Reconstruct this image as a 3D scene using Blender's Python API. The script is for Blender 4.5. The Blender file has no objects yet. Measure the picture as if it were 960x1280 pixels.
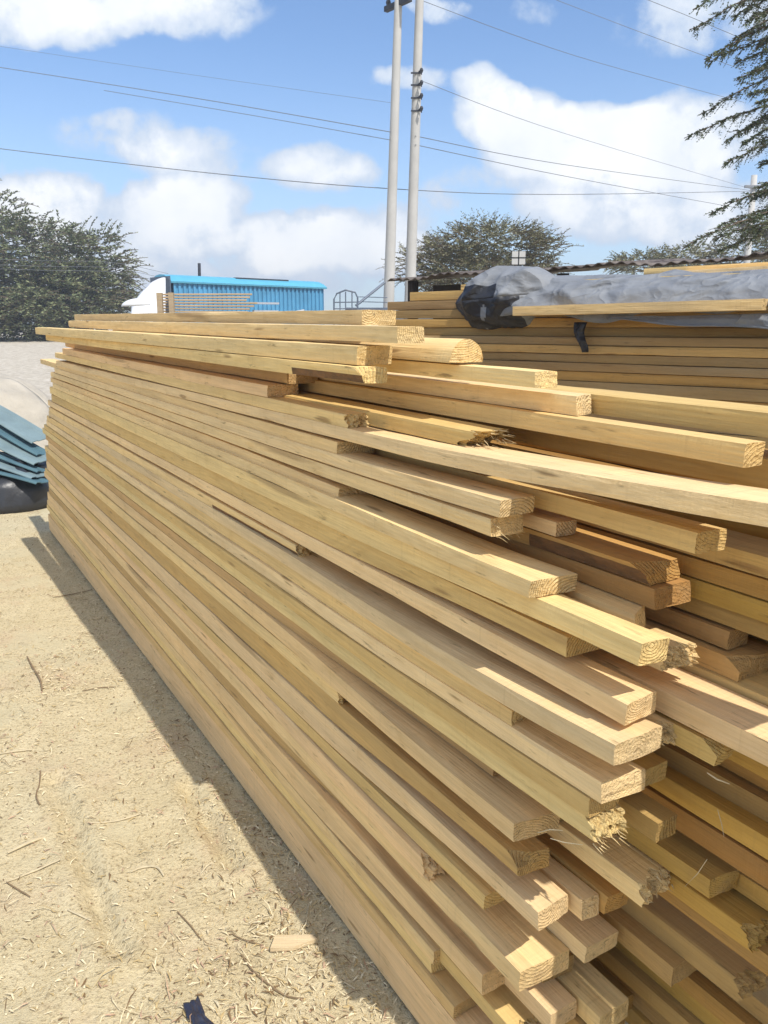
import bpy, bmesh, math, random
from mathutils import Vector, Matrix, noise

random.seed(7)
R = math.radians
HAZE = .0032
scene = bpy.context.scene
COL = scene.collection

# ------------------------------------------------------------------ camera
EYE = 1.65
PITCH = R(13)
CP, SP = math.cos(PITCH), math.sin(PITCH)
cam_d = bpy.data.cameras.new("camera")
cam = bpy.data.objects.new("camera", cam_d)
COL.objects.link(cam)
cam.location = (0, 0, EYE)
cam.rotation_euler = (R(90) - PITCH, 0, 0)
cam_d.sensor_fit = 'VERTICAL'
cam_d.sensor_height = 36
cam_d.lens = 36 * 1000 / 1280
cam_d.clip_start = 0.05
cam_d.clip_end = 2000
scene.camera = cam


def ray(u, v):
    x = (u - 480) / 1000; z = -(v - 640) / 1000
    return Vector((x, CP + z * SP, -SP + z * CP))


def at(u, v, dist):
    """point seen at photo position (u, v), dist metres ahead (world y)"""
    r = ray(u, v)
    return Vector((0, 0, EYE)) + r * (dist / r.y)


def ground_at(u, v, z=0.0):
    r = ray(u, v)
    return Vector((0, 0, EYE)) + r * ((z - EYE) / r.z)


# ------------------------------------------------------------------ tagging
def tag(o, label=None, cat=None, group=None, kind=None):
    if label: o['label'] = label
    if cat: o['category'] = cat
    if group: o['group'] = group
    if kind: o['kind'] = kind
    return o


def mesh_obj(name, verts, faces, mats, parent=None, fmat=None, smooth=False):
    me = bpy.data.meshes.new(name)
    me.from_pydata([tuple(v) for v in verts], [], faces)
    for m in (mats if isinstance(mats, (list, tuple)) else [mats]):
        me.materials.append(m)
    if fmat:
        me.polygons.foreach_set('material_index', fmat)
    if smooth:
        me.polygons.foreach_set('use_smooth', [True] * len(me.polygons))
    me.update()
    o = bpy.data.objects.new(name, me)
    COL.objects.link(o)
    if parent: o.parent = parent
    return o


def empty(name, loc, rz=0.0):
    o = bpy.data.objects.new(name, None)
    o.empty_display_size = 0.1
    COL.objects.link(o)
    o.location = loc
    o.rotation_euler = (0, 0, rz)
    return o


class MB:
    """collects boxes / tubes / quads into one mesh"""
    def __init__(s): s.v = []; s.f = []; s.m = []

    def quad(s, a, b, c, d, m=0):
        i = len(s.v); s.v += [a, b, c, d]; s.f.append((i, i + 1, i + 2, i + 3)); s.m.append(m)

    def box(s, lo, hi, M=None, m=0, bev=0.0):
        x0, y0, z0 = lo; x1, y1, z1 = hi
        p = [Vector(c) for c in ((x0, y0, z0), (x1, y0, z0), (x1, y1, z0), (x0, y1, z0), (x0, y0, z1), (x1, y0, z1), (x1, y1, z1), (x0, y1, z1))]
        if M: p = [M @ q for q in p]
        i = len(s.v); s.v += p
        for f in ((0, 3, 2, 1), (4, 5, 6, 7), (0, 1, 5, 4), (1, 2, 6, 5), (2, 3, 7, 6), (3, 0, 4, 7)):
            s.f.append(tuple(i + k for k in f)); s.m.append(m)

    def tube(s, pts, radii, n=8, m=0, cap=True):
        pts = [Vector(p) for p in pts]
        if not isinstance(radii, (list, tuple)): radii = [radii] * len(pts)
        i0 = len(s.v)
        for k, p in enumerate(pts):
            t = (pts[min(k + 1, len(pts) - 1)] - pts[max(k - 1, 0)]).normalized()
            up = Vector((0, 0, 1)) if abs(t.z) < .9 else Vector((1, 0, 0))
            a = t.cross(up).normalized(); b = t.cross(a)
            for j in range(n):
                an = 2 * math.pi * j / n
                s.v.append(p + (a * math.cos(an) + b * math.sin(an)) * radii[k])
        for k in range(len(pts) - 1):
            for j in range(n):
                a0 = i0 + k * n + j; a1 = i0 + k * n + (j + 1) % n
                s.f.append((a0, a1, a1 + n, a0 + n)); s.m.append(m)
        if cap:
            s.f.append(tuple(i0 + j for j in range(n))[::-1]); s.m.append(m)
            e = i0 + (len(pts) - 1) * n
            s.f.append(tuple(e + j for j in range(n))); s.m.append(m)

    def build(s, name, mats, parent=None, smooth=False):
        return mesh_obj(name, s.v, s.f, mats, parent, s.m, smooth)


# ------------------------------------------------------------------ materials
def new_mat(name):
    m = bpy.data.materials.new(name); m.use_nodes = True
    nt = m.node_tree; nt.nodes.clear()
    out = nt.nodes.new('ShaderNodeOutputMaterial')
    bs = nt.nodes.new('ShaderNodeBsdfPrincipled')
    nt.links.new(bs.outputs[0], out.inputs[0])
    return m, nt, bs


class NB:
    def __init__(s, nt): s.nt = nt
    def n(s, t, **kw):
        nd = s.nt.nodes.new(t)
        for k, v in kw.items(): setattr(nd, k, v)
        return nd
    def put(s, sock, v):
        if hasattr(v, 'node'): s.nt.links.new(v, sock)
        else: sock.default_value = v
    def math(s, op, a, b=None, c=None, clamp=False):
        nd = s.n('ShaderNodeMath', operation=op, use_clamp=clamp)
        for i, x in enumerate((a, b, c)):
            if x is not None: s.put(nd.inputs[i], x)
        return nd.outputs[0]
    def vmath(s, op, a, b=None):
        nd = s.n('ShaderNodeVectorMath', operation=op)
        s.put(nd.inputs[0], a)
        if b is not None: s.put(nd.inputs[1], b)
        return nd.outputs['Value'] if op in ('LENGTH', 'DOT_PRODUCT', 'DISTANCE') else nd.outputs[0]
    def noise(s, vec, scale, detail=3, rough=.55, dist=0.0):
        nd = s.n('ShaderNodeTexNoise')
        s.put(nd.inputs['Vector'], vec); nd.inputs['Scale'].default_value = scale
        nd.inputs['Detail'].default_value = detail; nd.inputs['Roughness'].default_value = rough
        nd.inputs['Distortion'].default_value = dist
        return nd.outputs[0]
    def maprange(s, v, a, b, c=0.0, d=1.0, smooth=False):
        nd = s.n('ShaderNodeMapRange')
        if smooth: nd.interpolation_type = 'SMOOTHSTEP'
        s.put(nd.inputs[0], v)
        for i, x in enumerate((a, b, c, d)): s.put(nd.inputs[i + 1], x)
        return nd.outputs[0]
    def mix(s, fac, a, b, mode='MIX'):
        nd = s.n('ShaderNodeMix', data_type='RGBA', blend_type=mode)
        s.put(nd.inputs[0], fac)
        for sock, x in ((nd.inputs[6], a), (nd.inputs[7], b)):
            if isinstance(x, (tuple, list)) and len(x) == 3: x = (*x, 1)
            s.put(sock, x)
        return nd.outputs[2]
    def bump(s, h, strength, dist, normal=None):
        nd = s.n('ShaderNodeBump')
        nd.inputs['Strength'].default_value = strength; nd.inputs['Distance'].default_value = dist
        s.put(nd.inputs['Height'], h)
        if normal: s.put(nd.inputs['Normal'], normal)
        return nd.outputs[0]


def wood_mat(name, end=False, old=0.0):
    m, nt, bs = new_mat(name); b = NB(nt)
    tc = b.n('ShaderNodeTexCoord'); oi = b.n('ShaderNodeObjectInfo')
    rnd = oi.outputs['Random']; colr = oi.outputs['Color']
    off = b.n('ShaderNodeCombineXYZ')
    b.put(off.inputs[0], b.math('MULTIPLY', rnd, 91.0))
    b.put(off.inputs[1], 0.0); b.put(off.inputs[2], 0.0)
    P = b.vmath('ADD', tc.outputs['Object'], off.outputs[0])
    streak = b.noise(b.vmath('MULTIPLY', P, (1.3, 26, 26)), 1.0, 4, .6)
    fine = b.noise(b.vmath('MULTIPLY', P, (7, 190, 190)), 1.0, 3, .6)
    blotch = b.noise(b.vmath('MULTIPLY', P, (1.1, 5, 5)), 1.0, 3, .55)
    # growth rings about a pith that lies at a different place for every plank
    sep = b.n('ShaderNodeSeparateXYZ'); nt.links.new(tc.outputs['Object'], sep.inputs[0])
    r2 = b.math('FRACT', b.math('MULTIPLY', rnd, 13.7)); r3 = b.math('FRACT', b.math('MULTIPLY', rnd, 37.3))
    wob = b.math('MULTIPLY', b.math('SUBTRACT', b.noise(b.vmath('MULTIPLY', P, (1.1, 3, 3)), 1.0, 2), .5), .09)
    py = b.math('ADD', b.math('ADD', sep.outputs[1], b.math('MULTIPLY', r2, .12)), wob)
    pz = b.math('ADD', b.math('ADD', sep.outputs[2], b.math('SUBTRACT', b.math('MULTIPLY', r3, .16), .10)), wob)
    rad = b.math('SQRT', b.math('ADD', b.math('POWER', py, 2.0), b.math('POWER', pz, 2.0)))
    ring = b.math('SINE', b.math('MULTIPLY', b.math('ADD', rad, b.math('MULTIPLY', blotch, .004)), b.maprange(b.math('FRACT', b.math('MULTIPLY', rnd, 53.1)), 0, 1, 650, 1500)))
    ring = b.math('MULTIPLY', b.maprange(ring, -.1, 1.0, 0, 1), b.maprange(b.math('FRACT', b.math('MULTIPLY', rnd, 71.9)), 0, 1, .25, 1.25))
    c = b.mix(b.maprange(streak, .35, .68), colr, b.mix(1.0, colr, (1.16, 1.10, .98), 'MULTIPLY'))
    c = b.mix(b.maprange(streak, .55, .30, 0, .55), c, b.mix(1.0, colr, (.86, .80, .68), 'MULTIPLY'))
    c = b.mix(b.math('MULTIPLY', ring, .24 if end else .12), c, b.mix(1.0, colr, (.70, .56, .38), 'MULTIPLY'))
    # grey dust and bluish sap stain in long patches
    c = b.mix(b.maprange(blotch, .52, .75, 0, .22 + .35 * old), c, (.42, .33, .20))
    stain = b.noise(b.vmath('MULTIPLY', P, (.7, 9, 9)), 1.0, 4, .6)
    c = b.mix(b.maprange(stain, .63, .71, 0, .6), c, (.31, .19, .085))
    # knots
    vor = b.n('ShaderNodeTexVoronoi'); vor.inputs['Scale'].default_value = 1.0
    Pk = b.vmath('ADD', b.vmath('MULTIPLY', P, (3.6, 20, 26)), b.vmath('MULTIPLY', b.vmath('SUBTRACT', b.n('ShaderNodeTexNoise').outputs[1], (.5, .5, .5)), (.3, .3, .3)))
    nt.links.new(Pk, vor.inputs['Vector'])
    vsep = b.n('ShaderNodeSeparateColor'); nt.links.new(vor.outputs['Color'], vsep.inputs[0])
    ksize = b.maprange(vsep.outputs[0], .60, 1.0, 0.0, .19)
    k = b.maprange(b.math('SUBTRACT', vor.outputs['Distance'], ksize), -.10, .03, 1, 0, True)
    k = b.math('MULTIPLY', k, b.math('GREATER_THAN', ksize, .02))
    kcol = b.mix(b.maprange(fine, .4, .6), (.16, .085, .03), (.30, .17, .07))
    c = b.mix(b.math('MULTIPLY', k, .0 if end else .7), c, kcol)
    # saw marks across the face, dirt specks
    saw = b.noise(b.vmath('MULTIPLY', P, (150, 4, 4)), 1.0, 2, .5)
    dirt = b.noise(b.vmath('MULTIPLY', P, (9, 70, 70)), 1.0, 3, .7)
    c = b.mix(b.maprange(dirt, .63, .74, 0, .65), c, (.13, .085, .04))
    c = b.mix(b.maprange(fine, .38, .66, .16, 0), c, (.22, .14, .06))
    if end:
        e1 = b.noise(P, 160, 4, .7)
        c = b.mix(b.maprange(e1, .4, .7, 0, .45), c, b.mix(1.0, colr, (1.2, 1.12, .95), 'MULTIPLY'))
        e2 = b.noise(b.vmath('MULTIPLY', P, (30, 30, 150)), 1.0, 3, .65)
        c = b.mix(b.maprange(e2, .56, .72, 0, .6), c, (.26, .16, .07))
        ck = b.noise(b.vmath('MULTIPLY', P, (20, 75, 16)), 1.0, 2, .5, .6)
        ck = b.math('MULTIPLY', b.maprange(b.math('ABSOLUTE', b.math('SUBTRACT', ck, .52)), .014, .0, 0, 1), b.maprange(dirt, .48, .56))
        c = b.mix(b.math('MULTIPLY', ck, .75), c, (.14, .085, .04))
        gr = b.noise(b.vmath('ADD', P, (3, 3, 3)), 14, 3, .6)
        c = b.mix(b.maprange(gr, .50, .72, 0, .45), c, (.40, .29, .16))
        h = b.math('ADD', b.math('MULTIPLY', e1, 1.2), b.math('ADD', b.math('MULTIPLY', e2, .8), b.math('MULTIPLY', ring, .4)))
        nrm = b.bump(h, 1.0, .006)
    else:
        h = b.math('ADD', b.math('MULTIPLY', fine, .8), b.math('ADD', b.math('MULTIPLY', saw, .45), b.math('MULTIPLY', streak, .8)))
        nrm = b.bump(h, .65, .0035)
    mot = b.noise(b.vmath('MULTIPLY', P, (9, 22, 22)), 1.0, 4, .65)
    c = b.mix(b.maprange(mot, .52, .72, 0, .38), c, b.mix(1.0, c, (.80, .72, .58), 'MULTIPLY'))
    c = b.mix(b.maprange(mot, .46, .30, 0, .30), c, b.mix(1.0, c, (1.12, 1.13, 1.18), 'MULTIPLY'))
    mk = b.noise(b.vmath('MULTIPLY', P, (62, 2.5, 2.5)), 1.0, 2, .5)
    c = b.mix(b.maprange(mk, .60, .72, 0, .16), c, (.30, .20, .10))
    nt.links.new(c, bs.inputs['Base Color']); nt.links.new(nrm, bs.inputs['Normal'])
    bs.inputs['Roughness'].default_value = .78
    bs.inputs['Specular IOR Level'].default_value = .25
    return m


def simple_mat(name, col, rough=.7, var=.25, scale=8.0, metal=0.0, bump=.0, spec=.4, col2=None, stretch=(1, 1, 1)):
    m, nt, bs = new_mat(name); b = NB(nt)
    tc = b.n('ShaderNodeTexCoord')
    P = b.vmath('MULTIPLY', tc.outputs['Object'], stretch)
    n1 = b.noise(P, scale, 5, .6)
    lo = col2 or tuple(x * (1 - var) for x in col)
    c = b.mix(b.maprange(n1, .3, .7), lo, col)
    nt.links.new(c, bs.inputs['Base Color'])
    bs.inputs['Roughness'].default_value = rough; bs.inputs['Metallic'].default_value = metal
    bs.inputs['Specular IOR Level'].default_value = spec
    if bump:
        nt.links.new(b.bump(b.noise(P, scale * 4, 4, .65), .6, bump), bs.inputs['Normal'])
    return m


WOOD = wood_mat('sawn_pine'); ENDG = wood_mat('pine_end_grain', end=True)
OLD = wood_mat('weathered_pine', old=1.0)
BARK = simple_mat('bark', (.13, .075, .035), .95, .6, 60, bump=.006, col2=(.26, .13, .05), stretch=(.4, 1, 1))
SPLINT = simple_mat('splintered_wood', (.66, .54, .33), .85, .35, 40, bump=.002, col2=(.46, .31, .11))

# ------------------------------------------------------------------ planks
P0 = Vector((0.08, 1.61, 0)); DV = Vector((-.506, .8625, 0)).normalized(); NV = Vector((.8625, .506, 0)).normalized()
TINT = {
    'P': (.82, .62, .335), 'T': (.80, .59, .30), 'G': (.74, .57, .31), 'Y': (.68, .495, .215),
    'O': (.54, .33, .105), 'R': (.40, .23, .08), 'B': (.58, .39, .165), 'D': (.42, .28, .115), 'W': (.37, .25, .112),  # O, R also put the warm bounced shade of deep planks into colour
    'y': (.52, .335, .09), 'o': (.46, .275, .08), 'r': (.34, .18, .055), 'b': (.44, .295, .115),  # inner rows: recess shade put into darker, more saturated wood tints
}


def end_disp(kind, y, z, w, t, seed):
    """how far the near end is pulled in (+) or pushed out (-) at cross-section point y (0..w from the front), z"""
    a = noise.noise(Vector((y * 60, z * 60, seed)))
    bq = noise.noise(Vector((y * 190, z * 190, seed + 9)))
    cut = noise.noise(Vector((seed * 3.1, .7, .2))) * .22 * y + noise.noise(Vector((seed * 1.7, 4.7, .2))) * .30 * z
    if kind == 'cut': return cut + a * .0020 + bq * .0016
    if kind == 'diag': return cut + y * .42 + z * .1
    if kind == 'diagback': return cut + (w - y) * .55
    if kind == 'rag': return cut + abs(a) * .024 + bq * .012 + noise.noise(Vector((y * 420, z * 420, seed))) * .012 + max(0, (z / t - .45)) * .02 + .03 * max(0, noise.noise(Vector((y * 22, z * 14, seed + 3))))
    if kind == 'chip':
        e = max(0, z / t - .55) * max(0, 1 - y / (w * .6))
        return cut + a * .004 + e * .07 + bq * .003
    if kind == 'split':
        return cut + abs(a) * .05 + bq * .03 + (1 - z / t) * .05
    return 0


def plank_mesh(name, L, w, t, seed, endk='cut', rnd=0.0011, top_round=0.0, bark=None, lift=0.0, detail=1.0, bow=.006, crook=0.0, grow=0.0, flush=0.0):
    rng = random.Random(seed)
    ny, nz = (14, 4) if top_round else (16, 7) if endk in ('rag', 'split') else (6, 4)
    ys = [j / ny for j in range(ny + 1)]; zs = [k / nz for k in range(nz + 1)]
    per = [(0, k) for k in range(nz)] + [(j, nz) for j in range(ny)] + [(ny, k) for k in range(nz, 0, -1)] + [(j, 0) for j in range(ny, 0, -1)]
    npz = len(per)
    xs = [0.0]
    while xs[-1] < L - .02:
        step = (.03 if xs[-1] < .5 else .07 if xs[-1] < 1.4 else .22) / detail
        xs.append(min(L, xs[-1] + step * rng.uniform(.7, 1.3)))
    if L - xs[-1] > 1e-4: xs.append(L)
    V = []; F = []; M = []
    bo = rng.uniform(-1, 1) * bow; ph = rng.uniform(0, 6)

    def place(x, j, k):
        y = ys[j] * w; z = zs[k] * t
        cy = bo * math.sin(x / max(L, 1) * 3.14 + .2) + .0022 * noise.noise(Vector((x * 1.6, seed, 0)))
        cz = lift * max(0, 1 - x / 1.1) ** 2
        cy += crook * max(0, 1 - x / 1.25) ** 2
        if flush:
            f_ = max(0, min(1, (x - .1) / 1.3)); cy += flush * f_ * f_ * (3 - 2 * f_)
        if grow:
            g_ = max(0, min(1, (x - .1) / .8)); cz -= grow * (1 - zs[k]) * g_ * g_ * (3 - 2 * g_)
        ej = (j in (0, ny)); ek = (k in (0, nz))
        if ej and ek:                                   # worn arris, deeper in places
            r = rnd * (.6 + 3.2 * max(0, noise.noise(Vector((x * 3.1, j * 5 + k * 9, seed))) - .15))
            y += r if j == 0 else -r; z += r if k == 0 else -r
        elif ej:
            y += .0011 * noise.noise(Vector((x * 9, z * 40, seed + j)))
        elif ek:
            z += .0011 * noise.noise(Vector((x * 9, y * 40, seed + 50 + k)))
        if top_round:
            e = abs(ys[j] - .5) * 2
            z = z * max(.1, (1 - .97 * e * e) ** .5)
        if bark and k <= bark[1] and j == 0 and x < bark[0]:
            g = (1 - x / bark[0]) ** .6
            y += (bark[1] + .6 - k) / (bark[1] + 1) * bark[2] * g * (1 + .5 * noise.noise(Vector((x * 14, k, seed))))
        return y + cy, z + cz

    for i, x in enumerate(xs):
        for (j, k) in per:
            y, z = place(x, j, k)
            xx = x
            if x < .14:
                dsp = end_disp(endk, ys[j] * w, zs[k] * t, w, t, seed)
                xx = x + dsp * (1 - x / .14) if i else dsp
            V.append((xx, -y, z))
    for i in range(len(xs) - 1):
        for p in range(npz):
            a = i * npz + p; c = i * npz + (p + 1) % npz
            F.append((a, a + npz, c + npz, c))
            j, k = per[p]
            M.append(2 if (bark and j == 0 and k < bark[1] and xs[i] < bark[0] * .9) else 0)
    # end caps (grids)
    for side in (0, 1):
        base = 0 if side == 0 else (len(xs) - 1) * npz
        idx = {}
        for p, jk in enumerate(per): idx[jk] = base + p
        for j in range(1, ny):
            for k in range(1, nz):
                y, z = place(xs[0] if side == 0 else xs[-1], j, k)
                dsp = end_disp(endk, ys[j] * w, zs[k] * t, w, t, seed) if side == 0 else L
                idx[(j, k)] = len(V); V.append((dsp, -y, z))
        for j in range(ny):
            for k in range(nz):
                q = (idx[(j, k)], idx[(j, k + 1)], idx[(j + 1, k + 1)], idx[(j + 1, k)])
                F.append(q[::-1] if side == 0 else q)
                M.append(1)
    return V, F, M


PLANKS = []


def plank(label, q, s, zt, zb, w, sfar, tint, endk='cut', seed=None, skew=-.004, slope=None, lift=0.0, top_round=0.0,
          bark=None, jit=.06, base=P0, dv=DV, nv=NV, mats=None, group='pine planks of the near stack', cat='plank', name='plank', rnd=.0011, detail=1.0, bow=.006, crook=0.0, grow=0.0, flush=0.0):
    seed = seed if seed is not None else len(PLANKS) * 1.37 + .5
    rng = random.Random(seed)
    if slope is None: slope = .010 * zt / 1.65
    V, F, M = plank_mesh(name, sfar - s, w, zt - zb, seed, endk, rnd, top_round, bark, lift, detail, bow, crook, grow, flush)
    o = mesh_obj(name, V, F, mats or [WOOD, ENDG, BARK], None, M)
    X = (dv + nv * skew + Vector((0, 0, slope))).normalized()
    Y = Vector((0, 0, 1)).cross(X).normalized(); Z = X.cross(Y)
    loc = base + dv * s + nv * q + Vector((0, 0, zb))
    o.matrix_world = Matrix(((X.x, Y.x, Z.x, loc.x), (X.y, Y.y, Z.y, loc.y), (X.z, Y.z, Z.z, loc.z), (0, 0, 0, 1)))
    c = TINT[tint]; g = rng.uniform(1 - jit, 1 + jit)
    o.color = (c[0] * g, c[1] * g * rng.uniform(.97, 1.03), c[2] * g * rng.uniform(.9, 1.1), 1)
    tag(o, label, cat, group)
    PLANKS.append(o)
    return o


def splinters(p, w, t, n, seed, length=.05, spread=.02, y0=0.0, y1=None, z0=0.0, z1=None, thick=.0009):
    """torn fibres that stick out of a broken end, one part of its plank"""
    rng = random.Random(seed); mb = MB()
    y1 = w if y1 is None else y1; z1 = t if z1 is None else z1
    for i in range(n):
        y = rng.uniform(y0, y1); z = rng.uniform(z0, z1); L = length * rng.uniform(.3, 1.2)
        a = Vector((rng.uniform(.0, .035), -y, z)); dr = Vector((-1, rng.uniform(-.22, .22), rng.uniform(-.25, .15))).normalized()
        bend = Vector((0, rng.uniform(-1, 1), rng.uniform(-1, .6))) * spread
        mb.tube([a, a + dr * L * .5 + bend * .3, a + dr * L + bend], [thick * rng.uniform(.6, 2.2), thick, thick * .25], 4)
    return mb.build('splinters', SPLINT, p)


N_TH = 'near stack'
# front face of the near stack, top to bottom:
# label, q, s_near, z_top, z_bottom, width, s_far, tint, end, extra
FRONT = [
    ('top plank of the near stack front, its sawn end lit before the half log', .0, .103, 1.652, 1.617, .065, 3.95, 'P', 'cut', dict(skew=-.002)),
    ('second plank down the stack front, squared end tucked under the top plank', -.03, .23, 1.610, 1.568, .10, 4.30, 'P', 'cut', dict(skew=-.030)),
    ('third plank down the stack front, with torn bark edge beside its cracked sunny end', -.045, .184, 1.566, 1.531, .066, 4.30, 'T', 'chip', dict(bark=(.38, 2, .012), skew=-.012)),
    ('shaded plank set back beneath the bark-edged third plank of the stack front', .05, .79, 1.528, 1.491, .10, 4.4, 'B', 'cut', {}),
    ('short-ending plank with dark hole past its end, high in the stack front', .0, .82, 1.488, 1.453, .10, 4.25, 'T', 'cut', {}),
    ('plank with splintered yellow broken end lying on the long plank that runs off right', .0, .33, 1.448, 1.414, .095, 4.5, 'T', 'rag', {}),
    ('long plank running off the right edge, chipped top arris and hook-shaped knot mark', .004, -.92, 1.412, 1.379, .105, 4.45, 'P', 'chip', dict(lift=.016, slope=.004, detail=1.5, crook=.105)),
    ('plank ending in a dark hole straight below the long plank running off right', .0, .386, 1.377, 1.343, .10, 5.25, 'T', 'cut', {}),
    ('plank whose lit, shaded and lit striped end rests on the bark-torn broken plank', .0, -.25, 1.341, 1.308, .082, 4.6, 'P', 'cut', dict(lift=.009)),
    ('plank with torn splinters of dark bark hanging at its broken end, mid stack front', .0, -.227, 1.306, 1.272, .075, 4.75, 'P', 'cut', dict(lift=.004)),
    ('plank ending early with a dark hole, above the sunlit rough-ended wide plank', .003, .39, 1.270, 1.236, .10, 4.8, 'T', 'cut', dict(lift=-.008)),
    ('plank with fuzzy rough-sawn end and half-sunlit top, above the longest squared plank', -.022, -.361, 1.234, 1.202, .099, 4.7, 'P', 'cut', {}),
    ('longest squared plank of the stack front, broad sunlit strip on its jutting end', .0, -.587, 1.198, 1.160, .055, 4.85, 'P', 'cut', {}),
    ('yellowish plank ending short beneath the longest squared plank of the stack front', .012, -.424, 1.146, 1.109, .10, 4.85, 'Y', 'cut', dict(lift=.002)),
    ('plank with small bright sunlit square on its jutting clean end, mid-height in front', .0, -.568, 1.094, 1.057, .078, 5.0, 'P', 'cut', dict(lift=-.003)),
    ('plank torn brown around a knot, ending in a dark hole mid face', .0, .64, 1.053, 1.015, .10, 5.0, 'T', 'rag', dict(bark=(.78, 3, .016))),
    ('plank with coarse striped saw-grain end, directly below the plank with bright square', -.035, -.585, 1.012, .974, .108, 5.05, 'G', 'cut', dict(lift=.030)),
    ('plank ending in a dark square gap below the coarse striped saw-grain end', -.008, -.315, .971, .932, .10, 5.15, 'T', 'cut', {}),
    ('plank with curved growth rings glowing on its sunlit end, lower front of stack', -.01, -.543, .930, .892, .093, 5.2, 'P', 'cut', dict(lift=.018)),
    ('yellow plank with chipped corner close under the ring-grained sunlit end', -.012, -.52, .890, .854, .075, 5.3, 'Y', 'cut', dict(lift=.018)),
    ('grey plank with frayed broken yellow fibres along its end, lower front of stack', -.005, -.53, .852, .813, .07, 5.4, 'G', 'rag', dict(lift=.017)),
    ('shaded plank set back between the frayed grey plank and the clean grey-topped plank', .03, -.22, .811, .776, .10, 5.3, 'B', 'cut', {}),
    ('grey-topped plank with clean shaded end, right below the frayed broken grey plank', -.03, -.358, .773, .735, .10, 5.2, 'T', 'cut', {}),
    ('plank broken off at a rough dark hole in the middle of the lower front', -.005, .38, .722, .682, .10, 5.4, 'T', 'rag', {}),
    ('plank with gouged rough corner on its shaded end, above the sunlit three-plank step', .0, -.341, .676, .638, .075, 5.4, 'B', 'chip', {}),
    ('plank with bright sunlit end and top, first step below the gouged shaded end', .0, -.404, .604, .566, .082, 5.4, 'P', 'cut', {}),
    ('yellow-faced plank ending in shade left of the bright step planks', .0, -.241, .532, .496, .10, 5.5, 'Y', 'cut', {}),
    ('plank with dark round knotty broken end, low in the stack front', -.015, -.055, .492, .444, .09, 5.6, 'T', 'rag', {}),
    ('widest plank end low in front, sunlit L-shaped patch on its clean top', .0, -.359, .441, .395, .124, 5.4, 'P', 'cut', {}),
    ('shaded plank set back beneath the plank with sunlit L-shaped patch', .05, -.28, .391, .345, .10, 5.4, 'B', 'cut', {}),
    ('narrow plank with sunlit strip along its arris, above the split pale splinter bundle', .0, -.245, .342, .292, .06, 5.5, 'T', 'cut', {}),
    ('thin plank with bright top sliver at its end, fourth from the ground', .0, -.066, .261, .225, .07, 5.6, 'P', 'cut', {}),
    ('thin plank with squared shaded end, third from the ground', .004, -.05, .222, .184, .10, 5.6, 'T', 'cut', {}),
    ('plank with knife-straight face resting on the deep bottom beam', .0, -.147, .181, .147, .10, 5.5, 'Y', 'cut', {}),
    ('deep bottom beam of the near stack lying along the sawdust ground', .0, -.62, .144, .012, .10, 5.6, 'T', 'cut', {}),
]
front_objs = []
for i, row in enumerate(FRONT):
    gap = row[4] - FRONT[i + 1][3] if i + 1 < len(FRONT) else 0
    kw = dict(row[9])
    if i > 3: kw['flush'] = random.Random(i * 3.3).uniform(-.004, .004) - row[1]
    front_objs.append(plank(*row[:9], grow=max(0, min(.04, gap - .0015)), **kw))

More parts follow.
